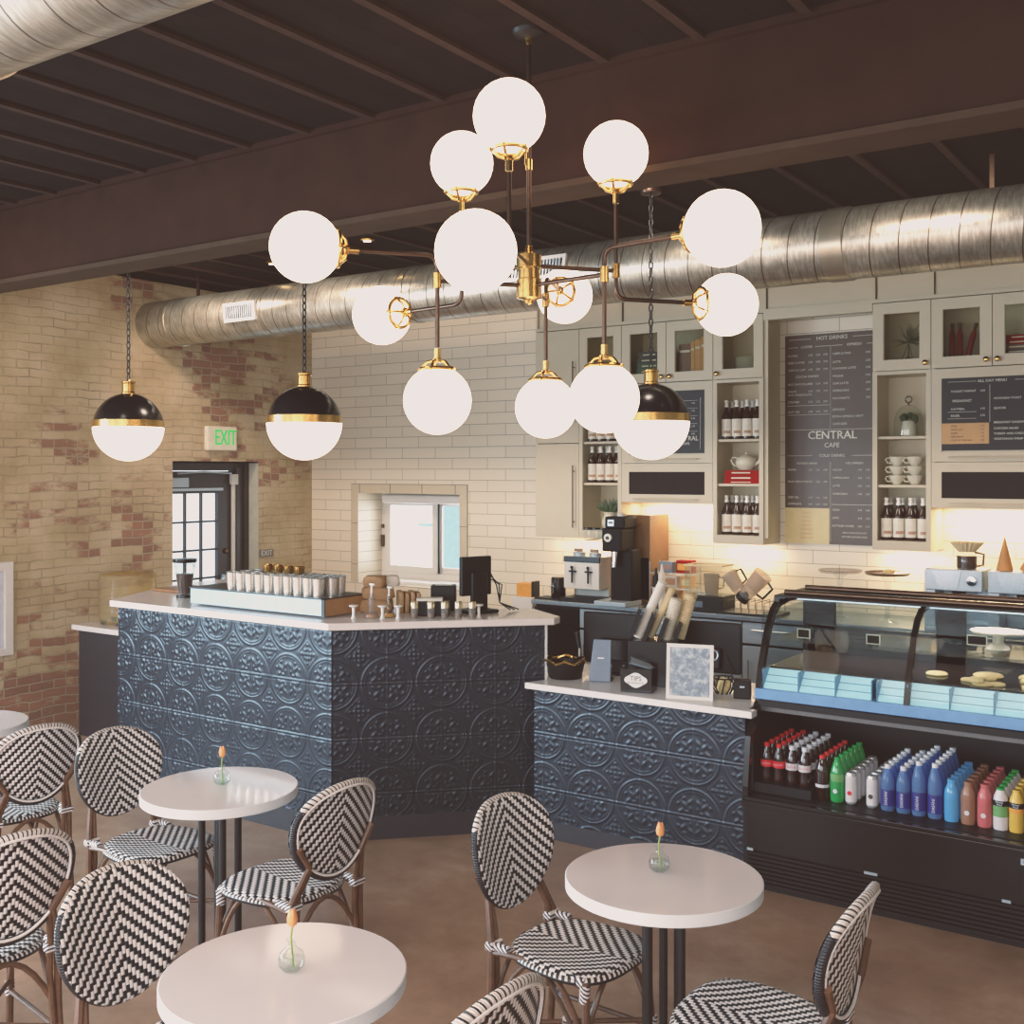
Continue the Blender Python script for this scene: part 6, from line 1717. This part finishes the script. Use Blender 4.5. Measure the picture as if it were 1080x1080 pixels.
# tips box
t = thing('tips_box', 'black tips box with a white scalloped label on the till counter', 'box', on_till(671, 5.88), R(14))
MB().box(-0.088, 0.085, 0.0, 0.12, 0, 0.125).build('tips_body', 'black_gloss', t, bevel=0.003)
b = MB()
pts = [(0.060*math.cos(a)*(1+0.05*math.cos(4*a)), 0.075+0.036*math.sin(a)*(1+0.12*math.cos(4*a))) for a in [2*PI*k/40 for k in range(40)]]
b.prism([(p[0], p[1]) for p in pts], 0, 0.002, T=Matrix.Translation((-0.002, -0.001, -0.008)) @ Matrix.Rotation(PI/2, 4, 'X')); b.build('tips_label', 'white_paint', t)
b = MB(); txt(b, 'TIPS', 0.036, face_mY(-0.002, -0.004, 0.076), 'CENTER'); txt(b, 'ARE APPRECIATED', 0.0115, face_mY(-0.002, -0.004, 0.052), 'CENTER'); b.build('lettering', 'ink', t)
for k in range(3):
    o = MB().box(-0.06, 0.06, -0.03, 0.03, 0, 0.001, T=Matrix.Rotation(R(8+10*k), 4, 'Y') @ Matrix.Rotation(R(20*k), 4, 'Z')).build('folded_note', 'pale_steel', loc=(on_till(671, 5.88)[0], on_till(671, 5.88)[1]+0.06, HL+0.139+0.006*k)); tag(o, ['lowest', 'middle', 'topmost'][k]+' pale folded note on top of the tips box', 'note', 'folded notes on the tips box')
# acrylic sign
t = thing('sign_frame', 'upright clear frame holding a printed grey sheet on the till counter', 'sign', on_till(727, 5.70), R(16))
b = MB(); T = Matrix.Rotation(R(-6), 4, 'X')
frame_boxes(b, -0.122, 0.122, 0.0, 0.285, 0.018, -0.004, 0.004)
b2 = MB(); b2.v = [tuple(T @ Vector(v)) for v in b.v]; b2.f = b.f; b2.mi = b.mi; b2.sm = b.sm; b2.build('clear_frame', 'white_frame', t)
MB().box(-0.106, 0.106, -0.001, 0.003, 0.016, 0.269, T=T).build('printed_sheet', 'sheet_print', t)
b = MB(); b.box(-0.09, 0.09, 0.0, 0.08, 0, 0.004); b.box(0.05, 0.10, 0.002, 0.01, 0.262, 0.275, T=T); b.build('foot', 'pale_steel', t)
b = MB(); b.tube([(0.125+0.018*math.cos(a), 0.002, 0.235+0.024*math.sin(a)) for a in [2*PI*k/16 for k in range(16)]], 0.004, 6, closed=True, T=T); b.build('hanging_ring', 'pale_steel', t)
# wire ball basket and card terminal
t = thing('mint_bowl', 'black wire bowl of tan packets right of the sign frame', 'bowl', on_till(763, 5.86))
b = MB()
for k in range(9): a = 2*PI*k/9; b.tube([(0.035*math.cos(a), 0.035*math.sin(a), 0.0), (0.058*math.cos(a+0.2), 0.058*math.sin(a+0.2), 0.04), (0.055*math.cos(a+0.4), 0.055*math.sin(a+0.4), 0.085)], 0.004, 5)
b.tube([(0.055*math.cos(2*PI*k/20), 0.055*math.sin(2*PI*k/20), 0.085) for k in range(20)], 0.004, 5, closed=True); b.build('wire', 'black_plastic', t)
MB().ball((0, 0, 0.045), 0.042, 16).build('packets', 'cookie', t)
t = thing('card_terminal', 'black card terminal at the right end of the till counter', 'card reader', on_till(783, 5.74), R(20))
MB().box(-0.045, 0.045, -0.03, 0.05, 0, 0.095).build('terminal_body', 'black_plastic', t, bevel=0.008); MB().box(-0.012, 0.012, -0.032, -0.03, 0.06, 0.068).build('mark', 'white_cap', t)

# ------------------------------------------------------------------ light
def area(name, loc_, rot, sx, sy_, power, col):
    l = bpy.data.lights.new(name, 'AREA'); l.shape = 'RECTANGLE'; l.size = sx; l.size_y = sy_; l.energy = power; l.color = col
    o = bpy.data.objects.new(name, l); COL.objects.link(o); o.location = loc_; o.rotation_euler = rot; return o
# daylight through the street windows: left wall and front wall
area('daylight', (XB+0.05, 0.05, 1.75), (PI/2-R(18), 0, -PI/2), 4.4, 2.1, 560, (0.60, 0.85, 1.0))
for i, x in enumerate((-5.85, -2.85, 0.3)):
    area('daylight', (x, YN+0.3, 1.75), (PI/2-R(28), 0, 0), 2.6, 2.2, (110, 110, 80)[i], (0.86, 0.92, 1.0))
# outdoor light falling in at the serving window and the door
area('daylight', (-6.85, 8.95, 1.5), (-PI/2, 0, 0), 1.2, 0.9, 25, (0.85, 0.93, 1.0))
# warm strips under the wall cabinets
for x0, x1, pw in ((X[0]+0.02, X[1], 1.5), (X[1], X[2], 4), (X[2]+0.05, X[3]-0.05, 7), (X[3]+0.03, X[4]-0.03, 3.5), (X[5]+0.03, X[6]-0.03, 3.5), (X[6]+0.05, X[7]-0.05, 9)):
    zz = ZM if (x1 < X[3] and x0 > X[2]) or x0 > X[6] else ZB
    area('cabinet_light', ((x0+x1)/2, YF+0.22, zz-0.012), (0, 0, 0), x1-x0, 0.05, pw*1.15, (1.0, 0.76, 0.45))
# warm fill lamp added behind the camera to brighten the seating area
area('seating_fill', (-1.5, -0.6, ZC-0.1), (0, 0, 0), 4.0, 2.0, 170, (1.0, 0.90, 0.80))
# unseen spot lamps added above the service area to brighten the back wall
for x, pw in ((-7.2, 160), (-5.9, 150), (-4.5, 78), (-2.9, 60), (-1.6, 58), (-0.3, 55)):
    l = bpy.data.lights.new('wall_fill_spot', 'SPOT'); l.energy = pw; l.color = (1.0, 0.88, 0.72); l.spot_size = R(115); l.spot_blend = 1.0; l.shadow_soft_size = 0.15
    o = bpy.data.objects.new('wall_fill_spot', l); COL.objects.link(o); o.location = (x, 5.35, ZC-0.06)
    o.rotation_euler = (Vector((0, 2.85, -2.1))).to_track_quat('-Z', 'Y').to_euler()
for y, pw in ((5.0, 48), (3.4, 42)):  # unseen fill spots added to brighten the brick wall
    l = bpy.data.lights.new('wall_fill_spot', 'SPOT'); l.energy = pw; l.color = (1.0, 0.86, 0.70); l.spot_size = R(120); l.spot_blend = 1.0; l.shadow_soft_size = 0.15
    o = bpy.data.objects.new('wall_fill_spot', l); COL.objects.link(o); o.location = (-5.4, y, 3.2)
    o.rotation_euler = (Vector((-2.7, 0, -1.2))).to_track_quat('-Z', 'Y').to_euler()
area('case_fill', (CX0+0.75, CYF+0.6, 1.362), (0, 0, 0), 1.3, 0.08, 8, (0.95, 0.95, 1.0))  # fill lamp added in the case to brighten pastries and rear glass
w = bpy.data.worlds.new('world'); scene.world = w; w.use_nodes = True
bg = w.node_tree.nodes['Background']; bg.inputs[0].default_value = (0.80, 0.90, 1.0, 1); bg.inputs[1].default_value = 2.2

# ------------------------------------------------------------------ tone
scene.cycles.use_denoising = True
scene.cycles.max_bounces = 8; scene.cycles.transparent_max_bounces = 12
scene.cycles.sample_clamp_indirect = 6.0
vs_ = scene.view_settings
vs_.view_transform = 'Standard'; vs_.look = 'None'; vs_.exposure = 0.0; vs_.gamma = 1.0
vs_.use_curve_mapping = True
cm = vs_.curve_mapping
cm.extend = 'HORIZONTAL'
for i, (lo, hi) in enumerate(((0.026, 0.84), (0.017, 0.775), (0.0145, 0.745))):
    c = cm.curves[i]
    c.points[0].location = (0.0, lo); c.points[-1].location = (1.0, hi)
    c.points.new(0.25, lo + 0.27); c.points.new(0.55, lo+0.57*(hi/0.84))
cm.update()
